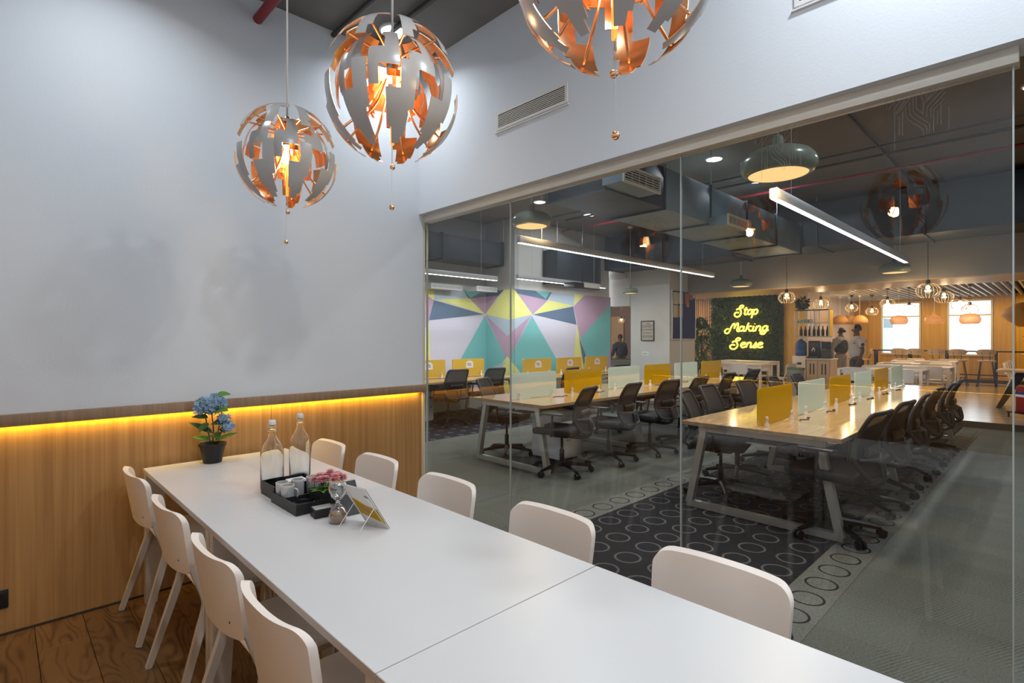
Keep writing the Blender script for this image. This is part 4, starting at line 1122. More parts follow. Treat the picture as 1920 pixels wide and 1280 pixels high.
for i, (x, y, a) in enumerate(((4.42, 3.78, 0.28), (5.22, 3.74, 0.14), (6.00, 3.66, -0.08), (6.75, 3.66, 0.0), (7.80, 3.74, 0.06), (8.98, 3.84, -0.06))):
    ochair(x, y, H90 + a, 'black mesh office chair on the near side of the left desk, %s from the left' % ORD[i])
for i, (x, y, a) in enumerate(((4.62, 4.86, 0.45), (5.80, 5.05, 0), (6.85, 5.05, 0.1), (8.0, 5.05, 0), (9.1, 5.1, 0))):
    ochair(x, y, -H90 + a, 'black mesh office chair on the mural side of the left desk, %s from the left' % ORD[i])
for i, (x, y, a) in enumerate(((5.48, 7.20, -0.1), (6.25, 7.12, -0.1), (7.25, 6.30, 0.1), (8.9, 6.30, -0.3))):
    ochair(x, y, H90 + a, 'black mesh office chair pushed to the desks under the mural, %s from the left' % ORD[i])

# ------------------------------------------------------------------ office ceiling services
def linear(x0, x1, y, z, label, power):
    t = thing('linear_light', label, 'ceiling light', ((x0+x1)/2, y, z), group='suspended linear lamps')
    h = (x1-x0)/2
    B('housing', 'alu', -h, h, -0.030, 0.030, 0.004, 0.085, t, 0.002)
    B('diffuser', 'led', -h+0.01, h-0.01, -0.022, 0.022, 0.0, 0.0038, t)
    for s in (-1, 1): MB().tube([(s*(h-0.4), 0, 0.085), (s*(h-0.4), 0, ZO-z)], 0.0025, 5).build('suspension_wire', 'alu', t)
    lamp('bar_glow', 'AREA', (0, 0, -0.006), power, (0.90, 0.95, 1.0), 2*h, 0.044, parent=t)
linear(4.40, 9.55, 1.58, 2.56, 'long suspended linear lamp over the right bench desk', L_BAR)
linear(4.37, 9.35, 4.40, 2.57, 'long suspended linear lamp over the left bench desk', L_BAR)
linear(4.60, 6.96, 7.60, 2.57, 'short suspended linear lamp in front of the left end of the mural', L_BAR*0.5)
linear(7.00, 9.75, 7.08, 2.57, 'short suspended linear lamp in front of the right end of the mural', L_BAR*0.5)
for x, y, l in ((6.97, 6.48, 'round office downlight seen just above the left dome pendant'), (8.40, 6.48, 'round office downlight to the right of the one over the left dome pendant'),
                (7.0, 3.28, 'round office downlight left of the large dome pendant, above the metal duct'), (8.45, 3.28, 'round office downlight half hidden behind the large dome pendant'),
                (7.17, 0.16, 'round office downlight at the right picture edge'), (4.2, 0.16, 'round office downlight near the doorway, hidden by the header'), (4.2, 6.48, 'round office downlight hidden by the header at left'), (4.2, 3.28, 'round office downlight hidden by the header over the glazing')):
    downlight(x, y, ZO, l, L_DOWN_OFF, 0.10)

def dome(x, y, z, R_, label, power=L_DOME, top=ZO, neck=0.15):
    t = thing('dome_pendant', label, 'pendant lamp', (x, y, z), group='sage enamel dome pendants')
    pr = [(0.78, 0.0), (0.90, 0.04), (0.985, 0.16), (1.0, 0.28), (0.965, 0.42), (0.86, 0.56), (0.68, 0.66), (0.44, 0.71), (0.22, 0.735), (0.15, 0.78), (0.14, 1.05), (0.10, 1.1), (0, 1.1)]
    o = MB().lathe([(r_*R_, zz*R_) for r_, zz in pr], 36).build('shade', 'sage', t, True)
    MB().lathe([(0, 0.004), (R_*0.775, 0.004), (R_*0.775, 0.010), (0, 0.010)], 36).build('diffuser', 'disc', t)
    MB().tube([(0, 0, R_*1.1), (0, 0, top-z-0.03)], 0.004, 6).build('cord', 'cordw', t, True)
    MB().lathe([(0, top-z), (0.06, top-z), (0.05, top-z-0.04), (0, top-z-0.05)], 16).build('ceiling_rose', 'clamp', t, 40)
    lamp('dome_glow', 'AREA', (0, 0, -0.004), power, (1.0, 0.70, 0.36), R_*1.5, parent=t)
dome(4.20, 1.475, 2.68, 0.265, 'largest sage green dome pendant, glowing, above the right bench desk')
dome(4.62, 4.43, 2.80, 0.238, 'sage green dome pendant over the left bench desk beside a glass joint')
dome(9.95, 6.55, 2.44, 0.165, 'small sage dome pendant in front of the gap left of the pillar', 3)
dome(11.4, 4.75, 2.56, 0.22, 'small sage dome pendant above the neon sign', 3)
dome(11.45, 2.055, 2.62, 0.24, 'small sage dome pendant under the far end of the right linear lamp', 3)

def duct(name, label, x0, x1, y0, y1, z0, z1, m_, axis, step, mats=None, flm='alu'):
    t = thing(name, label, 'duct', ((x0+x1)/2, (y0+y1)/2, z0), group='ceiling air ducts')
    hx, hy, H = (x1-x0)/2, (y1-y0)/2, z1-z0
    L_ = 2*hx if axis == 'x' else 2*hy
    n = max(1, round(L_/step)); s0 = None
    for k in range(n):
        a, b_ = -L_/2 + L_*k/n, -L_/2 + L_*(k+1)/n
        mm_ = mats[min(k, len(mats)-1)] if mats else m_
        if axis == 'x': B('duct_section', mm_, a+0.004, b_-0.004, -hy, hy, 0, H, t, 0.004)
        else: B('duct_section', mm_, -hx, hx, a+0.004, b_-0.004, 0, H, t, 0.004)
    for k in range(n+1):
        a = -L_/2 + L_*k/n; e = 0.022; w_ = 0.010
        m = MB()
        if axis == 'x':
            m.box(a-w_, a+w_, -hy-e, hy+e, H, H+e); m.box(a-w_, a+w_, -hy-e, hy+e, -e, 0); m.box(a-w_, a+w_, -hy-e, -hy, 0, H); m.box(a-w_, a+w_, hy, hy+e, 0, H)
        else:
            m.box(-hx-e, hx+e, a-w_, a+w_, H, H+e); m.box(-hx-e, hx+e, a-w_, a+w_, -e, 0); m.box(-hx-e, -hx, a-w_, a+w_, 0, H); m.box(hx, hx+e, a-w_, a+w_, 0, H)
        m.build('flange', flm, t)
        if k % 2 == 0:
            for s in (-1, 1):
                p = (a, s*(hy+0.015)) if axis == 'x' else (s*(hx+0.015), a)
                MB().tube([(p[0], p[1], -0.02), (p[0], p[1], ZO-z0)], 0.005, 5).build('hanger_rod', 'alu', t)
    return t
duct('air_duct', 'large galvanised metal duct running away over the bench desks', 4.38, 10.15, 3.19, 3.95, 2.96, 3.44, 'galv', 'x', 1.15, mats=['ductdark', 'galv', 'galv', 'galv', 'galv'], flm='ductdark')
duct('air_duct', 'dark duct crossing the office in front of the bulkhead', 10.2, 11.15, -3.0, 7.4, 3.06, 3.80, 'ductdark', 'y', 1.5, flm='ductdark')
duct('air_duct', 'dark insulated duct high along the left end of the mural wall', 4.4, 7.45, 7.95, 8.50, 2.95, 3.40, 'ductdark', 'x', 1.4, flm='ductdark')
duct('air_duct', 'dark insulated duct high along the right end of the mural wall', 8.37, 9.85, 7.30, 7.66, 2.62, 3.30, 'ductdark', 'x', 1.4, flm='ductdark')
def duct_grille(x, y, z, w_, h, dep, label, gm='galv', fm='cream'):
    t = thing('duct_grille', label, 'vent', (x, y, z), group='supply air grilles in the office')
    B('neck', gm, -w_/2+0.01, w_/2-0.01, 0.01, dep, 0.01, h-0.01, t)
    m = MB(); f = 0.022
    m.box(-w_/2, w_/2, -0.008, 0.01, h-f, h); m.box(-w_/2, w_/2, -0.008, 0.01, 0, f); m.box(-w_/2, -w_/2+f, -0.008, 0.01, f, h-f); m.box(w_/2-f, w_/2, -0.008, 0.01, f, h-f)
    m.build('frame', fm, t)
    B('backing', 'black', -w_/2+f, w_/2-f, 0.006, 0.0098, f, h-f, t)
    for k in range(5):
        zz = f + (h-2*f)*(k+0.5)/5
        B('blade', fm, -w_/2+f, w_/2-f, -0.006, 0.004, zz-0.004, zz+0.004, t)
    for k in range(4):
        xx = -w_/2+f + (w_-2*f)*(k+1)/5
        B('blade', fm, xx-0.003, xx+0.003, -0.004, 0.003, f, h-f, t)
duct_grille(4.67, 2.93, 2.97, 0.68, 0.17, 0.255, 'near white supply grille on the galvanised duct')
duct_grille(6.95, 2.93, 2.90, 0.62, 0.14, 0.255, 'far white supply grille on the galvanised duct')
duct_grille(6.25, 8.25, 2.40, 0.75, 0.10, 0.30, 'supply grille low in front of the mural, first from the left', 'plaster_dim', 'plaster_dim')
duct_grille(7.10, 8.05, 2.40, 0.55, 0.10, 0.30, 'supply grille low in front of the mural, second from the left', 'plaster_dim', 'plaster_dim')
pj = thing('projector', 'dark ceiling projector box with white front panel near the mural top', 'projector', (8.65, 6.85, 2.46))
B('body', 'blackm', -0.42, 0.42, -0.14, 0.14, 0.0, 0.12, pj, 0.01)
B('front_panel', 'clamp', -0.12, 0.40, -0.15, -0.141, 0.03, 0.12, pj)
MB().tube([(0, 0, 0.12), (0, 0, ZO-2.46)], 0.012, 8).build('mount_pole', 'blackm', pj, True)
for i, (p0, p1, r_, m_, nm, l) in enumerate((
        ((3.0, 1.60, 3.86), (10.1, 1.60, 3.86), 0.016, 'pipe', 'conduit', 'dark conduit running away across the office ceiling at right'),
        ((7.9, -4, 3.85), (7.9, 7.0, 3.85), 0.014, 'pipe', 'conduit', 'upper of two thin dark conduits crossing the office ceiling'),
        ((8.3, -4, 3.85), (8.3, 7.0, 3.85), 0.020, 'pipe', 'conduit', 'lower of two dark conduits crossing the office ceiling'),
        ((8.9, -4, 3.80), (8.9, 7.6, 3.80), 0.022, 'red', 'sprinkler_pipe', 'thin red sprinkler pipe crossing the office ceiling'),
        ((3.2, 5.3, 3.86), (9.6, 5.3, 3.86), 0.016, 'pipe', 'conduit', 'dark conduit on the office ceiling towards the mural'))):
    tag(MB().tube([p0, p1], r_, 8).build(nm, m_, smooth=True), l, 'pipe')

# ================================================================== CAFE SHELL
XW = 21.5; ZF = 0.10; ZS = 2.76
cf = sgroup('floor')
B('cafe_floor', 'cafefloor', 11.5, XW, -4.5, 8.9, 0.0, ZF, cf)
B('step_edge', 'stem', 11.47, 11.5, -4.5, 8.9, 0.0, ZF+0.002, cf)
bmn = sgroup('trim_3')
B('bulkhead', 'beam', 11.85, 11.93, -4.5, 7.2, 2.52, ZO, bmn)
B('soffit_board', 'soffit', 11.85, 13.30, -4.5, 7.2, 2.50, 2.52, bmn)
B('bulkhead_back', 'beam', 13.22, 13.30, -4.5, 7.2, 2.52, 3.1, bmn)
ce2 = sgroup('ceiling')
B('slab', 'stem', 11.93, XW, -4.5, 9.0, 3.02, 3.10, ce2)
sl0 = None
y = -1.9
while y < 8.6:
    if sl0 is None: sl0 = MB().box(13.3, XW, -0.018, 0.018, ZS-0.03, ZS+0.06).build('slat', 'cream', ce2, loc=(0, y, 0))
    else:
        s = sl0.copy(); C.objects.link(s); s.location = (0, y, 0)
    y += 0.15
ww = sgroup('wall_window_side')
WIN = [(3.159, 4.244), (1.427, 2.500)]
def panels(y0, y1, z0, z1):
    n = max(1, round((y1-y0)/0.5))
    for k in range(n):
        a, b_ = y0+(y1-y0)*k/n, y0+(y1-y0)*(k+1)/n
        B('wall_panel', 'orangewood', XW, XW+0.04, a+0.004, b_-0.004, z0, z1, ww)
for a, b_ in ((-4.5, 1.427), (2.5, 3.159), (4.244, 5.0)): panels(a, b_, ZF, 2.80)
for a, b_ in WIN: panels(a, b_, ZF, 0.92); panels(a, b_, 2.65, 2.80)
B('wall_core', 'darkpanel', XW+0.04, XW+0.10, -4.5, 1.427, 0, 3.1, ww); B('wall_core', 'darkpanel', XW+0.04, XW+0.10, 2.5, 3.159, 0, 3.1, ww)
B('wall_core', 'darkpanel', XW+0.04, XW+0.10, 4.244, 9.0, 0, 3.1, ww)
for a, b_ in WIN:
    B('wall_core', 'darkpanel', XW+0.04, XW+0.10, a, b_, 0, 0.92, ww); B('wall_core', 'darkpanel', XW+0.04, XW+0.10, a, b_, 2.65, 3.1, ww)
for i, (a, b_) in enumerate(WIN):
    wn = sgroup('window_%d' % (i+2))
    m = MB(); f = 0.05
    m.box(XW-0.03, XW+0.10, a, b_, 0.92, 0.92+f); m.box(XW-0.03, XW+0.10, a, b_, 2.65-f, 2.65); m.box(XW-0.03, XW+0.10, a, a+f, 0.92+f, 2.65-f); m.box(XW-0.03, XW+0.10, b_-f, b_, 0.92+f, 2.65-f)
    m.build('window_frame', 'winframe', wn)
    B('transom', 'winframe', XW-0.01, XW+0.07, a+f, b_-f, 2.15, 2.20, wn)
    B('window_pane', 'glass', XW+0.03, XW+0.04, a+f, b_-f, 0.92+f, 2.15, wn)
    B('window_pane', 'glass', XW+0.03, XW+0.04, a+f, b_-f, 2.20, 2.65-f, wn)
skb = struct(B('baseboard_window_side', 'stem', XW-0.02, XW, -4.5, 5.0, ZF, ZF+0.10))
# building seen through the left window
hb = thing('building', 'pale building with a blue grey corner seen through the left cafe window', 'building', (27.0, 6.0, 0))
B('wall', 'facade', 0, 3, -2.6, -0.55, -3, 1.9, hb); B('wall', 'facadeb', -0.2, 3, -0.55, 2.0, -3, 2.35, hb); B('ledge', 'facade', -0.4, -0.2, -0.6, 2.0, 0.95, 1.10, hb)
wc = sgroup('wall_cafe_side')
B('wood_wall', 'palewood', 16.5, XW, 5.0, 5.10, ZF, 2.80, wc)
B('wood_end', 'orangewood', 16.50, 16.56, 5.10, 5.63, ZF, 2.80, wc)
B('backing', 'slatwood', 16.56, 16.66, 5.63, 9.0, ZF, 2.80, wc)
s0 = None; y = 7.80
while y < 8.95:
    if s0 is None: s0 = MB().box(16.52, 16.56, -0.022, 0.022, ZF, 2.80, 0.003, 1).build('wall_slat', 'slatwood', wc, loc=(0, y, 0))
    else:
        s = s0.copy(); C.objects.link(s); s.location = (0, y, 0)
    y += 0.062
ws = sgroup('wall_right')
B('plaster', 'orangewood', 11.5, XW, -4.6, -4.5, 0, 3.1, ws); B('plaster', 'plaster', 2.6, 11.5, -4.6, -4.5, 0, ZO, ws)
we = sgroup('wall_back')
B('plaster', 'plaster', 2.46, 2.50, -4.5, -2.72, 0, ZO, we); B('plaster', 'plaster', 2.46, 2.52, 3.74, 8.7, 0, ZO, we)

# ------------------------------------------------------------------ green wall and neon sign
gw = thing('green_wall', 'panel of dark artificial leaves behind the neon sign', 'plant wall', (16.40, 6.70, ZF))
B('backing', 'leafd', 0.03, 0.10, -1.07, 1.07, 0.0, 2.68, gw)
m = MB()
verts, faces, mi = [], [], []
for k in range(11000):
    yy, zz = random.uniform(-1.08, 1.08), random.uniform(0.0, 2.69)
    c = Vector((random.uniform(-0.02, 0.03), yy, zz))
    d = Vector((random.uniform(-0.9, -0.1), random.uniform(-1, 1), random.uniform(-1, 0.7))).normalized()
    s = random.uniform(0.035, 0.075)
    if yy > 0.55 and random.random() < 0.35: s *= 1.5
    sd = d.orthogonal().normalized(); sd = (Matrix.Rotation(random.uniform(0, PI), 3, d) @ sd)
    b0 = len(verts)
    verts += [c, c + d*s*0.5 + sd*s*0.32, c + d*s, c + d*s*0.5 - sd*s*0.32]
    faces.append((b0, b0+1, b0+2, b0+3)); mi.append(1 if random.random() < (0.22 if yy > 0.5 else 0.06) else 0)
m.bm.free()
me = bpy.data.meshes.new('foliage'); me.from_pydata(verts, [], faces); me.materials.append(M['leafd']); me.materials.append(M['leaf'])
me.polygons.foreach_set('material_index', mi)
fo2 = bpy.data.objects.new('foliage', me); C.objects.link(fo2); fo2.parent = gw; fo2['kind'] = 'stuff'
ns = thing('neon_sign', 'glowing yellow neon lettering Stop Making Sense on the leaf wall', 'neon sign', (16.30, 6.64, 0))
def ov(cx, cy, rx, ry, a0=0, a1=360, n=12, sl=0.25):
    return [(cx + rx*math.cos(math.radians(a0+(a1-a0)*k/n)) + sl*(cy + ry*math.sin(math.radians(a0+(a1-a0)*k/n))), cy + ry*math.sin(math.radians(a0+(a1-a0)*k/n))) for k in range(n+1)]
GL = {
 'S': (1.55, [[(0.35, 0.95), (0.55, 1.15), (1.0, 1.2), (1.45, 1.45), (1.55, 1.75), (1.25, 1.85), (0.95, 1.55), (0.95, 1.15), (1.12, 0.75), (1.15, 0.25), (0.85, -0.25), (0.40, -0.38), (0.05, -0.15), (0.02, 0.25), (0.35, 0.50), (0.75, 0.42)]]),
 't': (0.62, [[(0.55, 1.45), (0.28, 0.55), (0.22, 0.15), (0.35, 0.0), (0.62, 0.12)], [(0.12, 1.02), (0.72, 1.02)]]),
 'o': (0.92, [ov(0.36, 0.5, 0.33, 0.46, 60, 420), [(0.80, 0.92), (0.98, 0.90)]]),
 'p': (0.95, [[(0.32, 1.0), (0.12, 0.3), (-0.15, -0.68)], ov(0.42, 0.5, 0.34, 0.46, 180, -180)]),
 'M': (2.05, [[(0.55, 0.50), (0.25, 0.42), (0.0, 0.10), (0.05, -0.30), (0.40, -0.40), (0.68, -0.05), (0.88, 0.60), (1.15, 1.25), (1.42, 1.55), (1.48, 1.1), (1.42, 0.55)], [(1.42, 0.55), (1.62, 1.15), (1.98, 1.6), (2.0, 1.1), (1.86, 0.45), (1.86, 0.08), (2.1, 0.0), (2.25, 0.15)]]),
 'a': (0.95, [ov(0.32, 0.5, 0.32, 0.46, 60, 420), [(0.85, 0.98), (0.70, 0.35), (0.76, 0.04), (0.98, 0.08)]]),
 'k': (0.92, [[(0.55, 1.6), (0.30, 0.8), (0.08, 0.0)], [(0.98, 0.95), (0.62, 0.9), (0.28, 0.48)], [(0.38, 0.55), (0.60, 0.35), (0.68, 0.05), (0.95, 0.08)]]),
 'i': (0.48, [[(0.38, 0.98), (0.22, 0.40), (0.24, 0.05), (0.50, 0.08)], [(0.50, 1.38), (0.52, 1.42)]]),
 'n': (0.98, [[(0.32, 0.98), (0.20, 0.5), (0.08, 0.0)], [(0.20, 0.45), (0.45, 0.90), (0.78, 0.92), (0.80, 0.55), (0.70, 0.12), (0.82, 0.0), (1.0, 0.1)]]),
 'g': (0.95, [ov(0.34, 0.52, 0.32, 0.44, 60, 420), [(0.85, 0.98), (0.66, 0.2), (0.45, -0.42), (0.10, -0.60), (-0.18, -0.42), (0.02, -0.18), (0.50, -0.05), (0.95, 0.2)]]),
 'e': (0.82, [[(0.20, 0.48), (0.60, 0.58), (0.78, 0.80), (0.60, 0.98), (0.30, 0.85), (0.12, 0.45), (0.20, 0.08), (0.50, 0.0), (0.82, 0.18)]]),
 's': (0.72, [[(0.05, 0.10), (0.35, 0.55), (0.60, 1.0), (0.55, 0.6), (0.60, 0.25), (0.42, 0.0), (0.12, 0.05), (0.18, 0.22)], [(0.55, 0.05), (0.80, 0.15)]]),
}
for word, zc_, wid in (('Stop', 2.175, 0.70), ('Making', 1.675, 1.30), ('Sense', 1.185, 0.98)):
    tot = sum(GL[c][0] for c in word); sx = wid/tot; sy = 0.155
    cx = -wid/2
    for c in word:
        adv, strokes = GL[c]
        m = MB()
        for st in strokes:
            pts = [(0, -(cx + x*sx) , zc_ + y_*sy) for x, y_ in st]
            m.tube(smooth_path(pts, 3), 0.021, 7)
        m.build('letter', 'neon', ns, True)
        cx += adv*sx
m = MB()
for yy, zz in ((0.2, 2.2), (-0.2, 2.2), (0.4, 1.7), (-0.4, 1.7), (0.3, 1.2), (-0.3, 1.2)): m.tube([(0.02, yy, zz), (0.13, yy, zz)], 0.006, 6)
m.build('standoff', 'alu', ns)

# topiary beside the board
tp = thing('potted_tree', 'bushy green potted plant beside the notice board pillar', 'plant', (14.6, 7.20, ZF))
MB().lathe([(0, 0), (0.13, 0), (0.18, 0.32), (0.165, 0.32), (0.15, 0.28), (0, 0.28)], 20).build('pot', 'cream', tp, 40)
MB().tube(smooth_path([(0, 0, 0.28), (0.02, 0.02, 0.9), (-0.02, 0, 1.5)], 4), 0.022, 7).build('trunk', 'stem', tp, True)
def foliage(name, centres, n, s_, parent, m1='leaf'):
    V, F = [], []
    for k in range(n):
        c, R_ = random.choice(centres)
        v = Vector((random.gauss(0, 1), random.gauss(0, 1), random.gauss(0, 1))).normalized()
        p = Vector(c) + v*R_*random.uniform(0.45, 1.0)
        d = (v + Vector((random.uniform(-.6, .6), random.uniform(-.6, .6), random.uniform(-.9, .2)))).normalized(); sd = (Matrix.Rotation(random.uniform(0, PI), 3, d) @ d.orthogonal().normalized())
        L_ = s_*random.uniform(0.7, 1.3); b0 = len(V)
        V += [p, p+d*L_*0.5+sd*L_*0.28, p+d*L_, p+d*L_*0.5-sd*L_*0.28]; F.append((b0, b0+1, b0+2, b0+3))
    me = bpy.data.meshes.new(name); me.from_pydata(V, [], F); me.materials.append(M[m1])
    o = bpy.data.objects.new(name, me); C.objects.link(o); o.parent = parent; o['kind'] = 'stuff'; return o
foliage('foliage', [((0, 0, 1.15), 0.28), ((0, -0.05, 1.5), 0.26), ((0, 0.02, 1.78), 0.15), ((0, 0, 0.65), 0.24)], 1500, 0.085, tp)

# ------------------------------------------------------------------ cafe tables and chairs
def make_ctable():
    t = thing('cafe_table', 'x', 'table', group='white cafe tables')
    B('tabletop', 'white', -0.36, 0.36, -0.70, 0.70, 0.72, 0.75, t, 0.003)
    m = MB(); m.box(-0.31, 0.31, -0.65, -0.63, 0.65, 0.72); m.box(-0.31, 0.31, 0.63, 0.65, 0.65, 0.72); m.box(-0.32, -0.30, -0.63, 0.63, 0.65, 0.72); m.box(0.30, 0.32, -0.63, 0.63, 0.65, 0.72)
    m.build('apron', 'white', t)
    for sx in (-1, 1):
        for sy in (-1, 1): B('leg', 'white', sx*0.335-0.025, sx*0.335+0.025, sy*0.675-0.025, sy*0.675+0.025, 0, 0.72, t)
    return t
ct = make_ctable(); ct.location = (12.75, 2.50, ZF); ct['label'] = 'white cafe table closest to the bench desks, behind the farthest dividers'
TBL = [(12.75, 2.50), (14.5, 2.30), (16.1, 2.5), (18.2, 2.6)]
for (x, y), l in zip(TBL[1:], ('second white cafe table towards the windows', 'third white cafe table towards the windows', 'white cafe table farthest back, in front of the window stools')): dup(ct, (x, y, ZF), None, l)
dup(ct, (13.1, 5.55, ZF), None, 'white cafe table in front of the neon leaf wall, nearer one')
dup(ct, (14.7, 5.95, ZF), None, 'white cafe table in front of the neon leaf wall, farther one')
def cchair(x, y, rz, l):
    c = dup(ch, (x, y, ZF), rz, l); c['group'] = 'white moulded chairs around the cafe tables'
for i, (x, y) in enumerate(TBL):
    nm = ('first', 'second', 'third', 'fourth')[i]
    for k, dy_ in enumerate((-0.42, 0.30)):
        cchair(x-0.42, y+dy_, 0, 'white cafe chair on the office side of the %s cafe table, %s' % (nm, ('aisle end', 'bar end')[k]))
        cchair(x+0.42, y+dy_, PI, 'white cafe chair on the window side of the %s cafe table, %s' % (nm, ('aisle end', 'bar end')[k]))
for i, (x, y, a, l) in enumerate(((12.6, 5.2, 0, 'white cafe chair near the neon wall, in front of the nearer table, right one'), (12.6, 5.85, 0, 'white cafe chair near the neon wall, in front of the nearer table, left one'), (13.6, 5.3, PI, 'white cafe chair near the neon wall, behind the nearer table'), (13.15, 4.58, 1.4, 'white cafe chair at the right end of the table near the neon wall'), (14.2, 6.1, 0, 'white cafe chair in front of the farther table near the neon wall'))):
    cchair(x, y, a, l)

def ypx(px, x):
    a = (px-960)/998.5
    return x*(0.718-0.696*a)/(0.696+0.718*a)
# window bar and stools
bar = thing('bar_table', 'narrow high bar table along the two bright cafe windows', 'table', (20.6, 1.9, ZF))
B('top', 'stem', -0.22, 0.22, -2.9, 2.40, 0.96, 0.995, bar)
for yy in (-2.8, -1.7, -0.6, 0.5, 1.4, 2.3):
    B('leg', 'blackm', -0.16, -0.12, yy-0.025, yy+0.025, 0, 0.96, bar); B('leg', 'blackm', 0.12, 0.16, yy-0.025, yy+0.025, 0, 0.96, bar)
B('foot_rail', 'blackm', -0.15, -0.12, -2.8, 2.3, 0.28, 0.31, bar)
def make_stool():
    t = thing('bar_stool', 'x', 'stool', group='high stools with oval backs at the window bar')
    MB().lathe([(0, 0.70), (0.19, 0.70), (0.205, 0.72), (0.20, 0.74), (0, 0.745)], 20).build('seat', 'palewood', t, 40)
    P = []
    for i in range(13):
        u = -1 + 2*i/12; row = []
        hgt = 0.085*math.sqrt(max(0.0, 1-abs(u)**3))+0.004
        for j in range(5):
            v = -1+2*j/4
            row.append(Vector((-0.20-0.03+0.07*u*u, u*0.22, 0.965+v*hgt)))
        P.append(row)
    MB().grid(P, 0.02).build('backrest', 'palewood', t, 60)
    for s in (-1, 1): MB().tube([(-0.12, s*0.07, 0.71), (-0.225, s*0.09, 0.96)], 0.008, 6).build('back_rod', 'blackm', t, True)
    for sx in (-1, 1):
        for sy in (-1, 1): MB().tube([(sx*0.12, sy*0.12, 0.70), (sx*0.20, sy*0.20, 0)], 0.013, 6).build('leg', 'blackm', t, True)
    MB().tube([(0.175*math.sqrt(2)*math.cos(PI/4+k*PI/2), 0.175*math.sqrt(2)*math.sin(PI/4+k*PI/2), 0.22) for k in range(4)], 0.008, 6, closed=True).build('foot_ring', 'blackm', t)
    return t
st = make_stool()
for i, px in enumerate((1688, 1718, 1757, 1797, 1850)):
    lab = 'oval-backed bar stool at the windows, %s from the left' % ['first', 'second', 'third', 'fourth', 'fifth'][i]
    y = ypx(px, 19.95)
    if i == 0: st.location = (19.95, y, ZF); st['label'] = lab
    else: dup(st, (19.95, y, ZF), 0, lab)
for i, (x, y) in enumerate(((19.0, 4.4), (19.6, 4.75))):
    s = dup(st, (x, y-0.2, ZF), 1.8, 'bar stool by the wall behind the guard, %s' % ('right one', 'left one')[i]); s['group'] = 'bar stools behind the guard'

# black trestle table with amber top at right, and chairs behind it
def trestle(x, y, zt, lx, ly, name_l):
    t = thing('high_table', name_l, 'table', (x, y, ZF), group='dark trestle tables at the right edge')
    B('tabletop', 'soffit', -lx/2, lx/2, -ly/2, ly/2, zt-0.04, zt, t, 0.004)
    for s in (-1, 1):
        for q in (1, -1): MB().tube([(s*(lx/2-0.15), q*(ly/2-0.35), zt-0.04), (s*(lx/2-0.15), q*(ly/2-0.02), 0)], [0.10, 0.05], 4, sq=True).build('leg', 'blackm', t)
    return t
trestle(14.3, -0.05, 0.75, 0.9, 1.85, 'dark-legged table with amber top, lower one cut by the right edge')
trestle(15.9, -0.35, 1.02, 0.8, 1.9, 'high dark table with amber top behind the lower one at the right edge')
for i, x in enumerate((16.9, 17.6, 18.3, 19.0)):
    c = dup(ch, (x, 0.62, ZF+0.0), -PI/2, 'amber lit chair in the row beside the right edge tables, %s' % ORD[i]); c['group'] = 'row of chairs at the right edge of the cafe'
rb = thing('red_box', 'red box with a white and blue band at the far right edge', 'box', (12.6, 0.38, 0.20), rz=-0.8)
B('box_body', 'red', -0.12, 0.12, -0.12, 0.12, 0, 0.44, rb, 0.01); 
MB().box(-0.122, 0.122, -0.122, 0.122, 0.26, 0.30).build('white_band', 'sticker', rb); MB().box(-0.122, 0.122, -0.122, 0.122, 0.30, 0.34).build('blue_band', 'waterblue', rb)
rs = thing('low_stand', 'low black stand carrying the red box', 'stand', (12.6, 0.38, ZF), rz=-0.8)
B('stand_top', 'blackm', -0.2, 0.2, -0.2, 0.2, 0.08, 0.0995, rs)
for sx in (-1, 1):
    for sy in (-1, 1): B('leg', 'blackm', sx*0.18-0.01, sx*0.18+0.01, sy*0.18-0.01, sy*0.18+0.01, 0, 0.08, rs)

# ------------------------------------------------------------------ coffee counter
cc = thing('coffee_counter', 'pale wood coffee counter with two slatted cupboard doors', 'counter', (15.35, 4.41, ZF))
B('body', 'palewood', 0.0, 0.6, -0.29, 0.27, 0.0, 0.80, cc); B('worktop', 'cream', -0.03, 0.62, -0.31, 0.285, 0.80, 0.832, cc, 0.004)
for s, y0, y1 in ((0, -0.27, -0.01), (1, 0.01, 0.26)):
    d = B('door', 'palewood', -0.018, -0.001, y0, y1, 0.06, 0.76, cc, 0.003)
    B('vent_slot', 'stem', -0.020, -0.0182, (y0+y1)/2-0.06, (y0+y1)/2-0.03, 0.42, 0.70, d); B('vent_slot', 'stem', -0.020, -0.0182, (y0+y1)/2+0.02, (y0+y1)/2+0.05, 0.42, 0.70, d)
wd = thing('water_dispenser', 'pale water dispenser cabinet with a dark tap recess', 'dispenser', (15.35, 4.86, ZF))
B('body', 'white', 0.0, 0.33, -0.155, 0.165, 0, 0.89, wd, 0.01); B('tap_recess', 'blackm', -0.006, -0.0005, -0.06, 0.04, 0.66, 0.72, wd)
MB().tube([(-0.006, -0.11, 0.42), (-0.03, -0.11, 0.42)], 0.015, 8).build('knob', 'blackm', wd)
wj = thing('water_jug', 'large dark blue water bottle standing on the dispenser', 'bottle', (15.52, 4.865, ZF+0.8905))
MB().lathe([(0, 0), (0.12, 0), (0.14, 0.02), (0.14, 0.15), (0.132, 0.165), (0.14, 0.18), (0.14, 0.34), (0.11, 0.39), (0.04, 0.42), (0.035, 0.46), (0, 0.46)], 24).build('jug', 'waterblue', wj, True)
MB().lathe([(0, 0.455), (0.04, 0.455), (0.04, 0.485), (0, 0.485)], 14).build('cap', 'white', wj, 40)
em = thing('coffee_machine', 'black coffee machine with chrome nozzles on the counter, left one', 'coffee machine', (15.5, 4.545, ZF+0.8325))
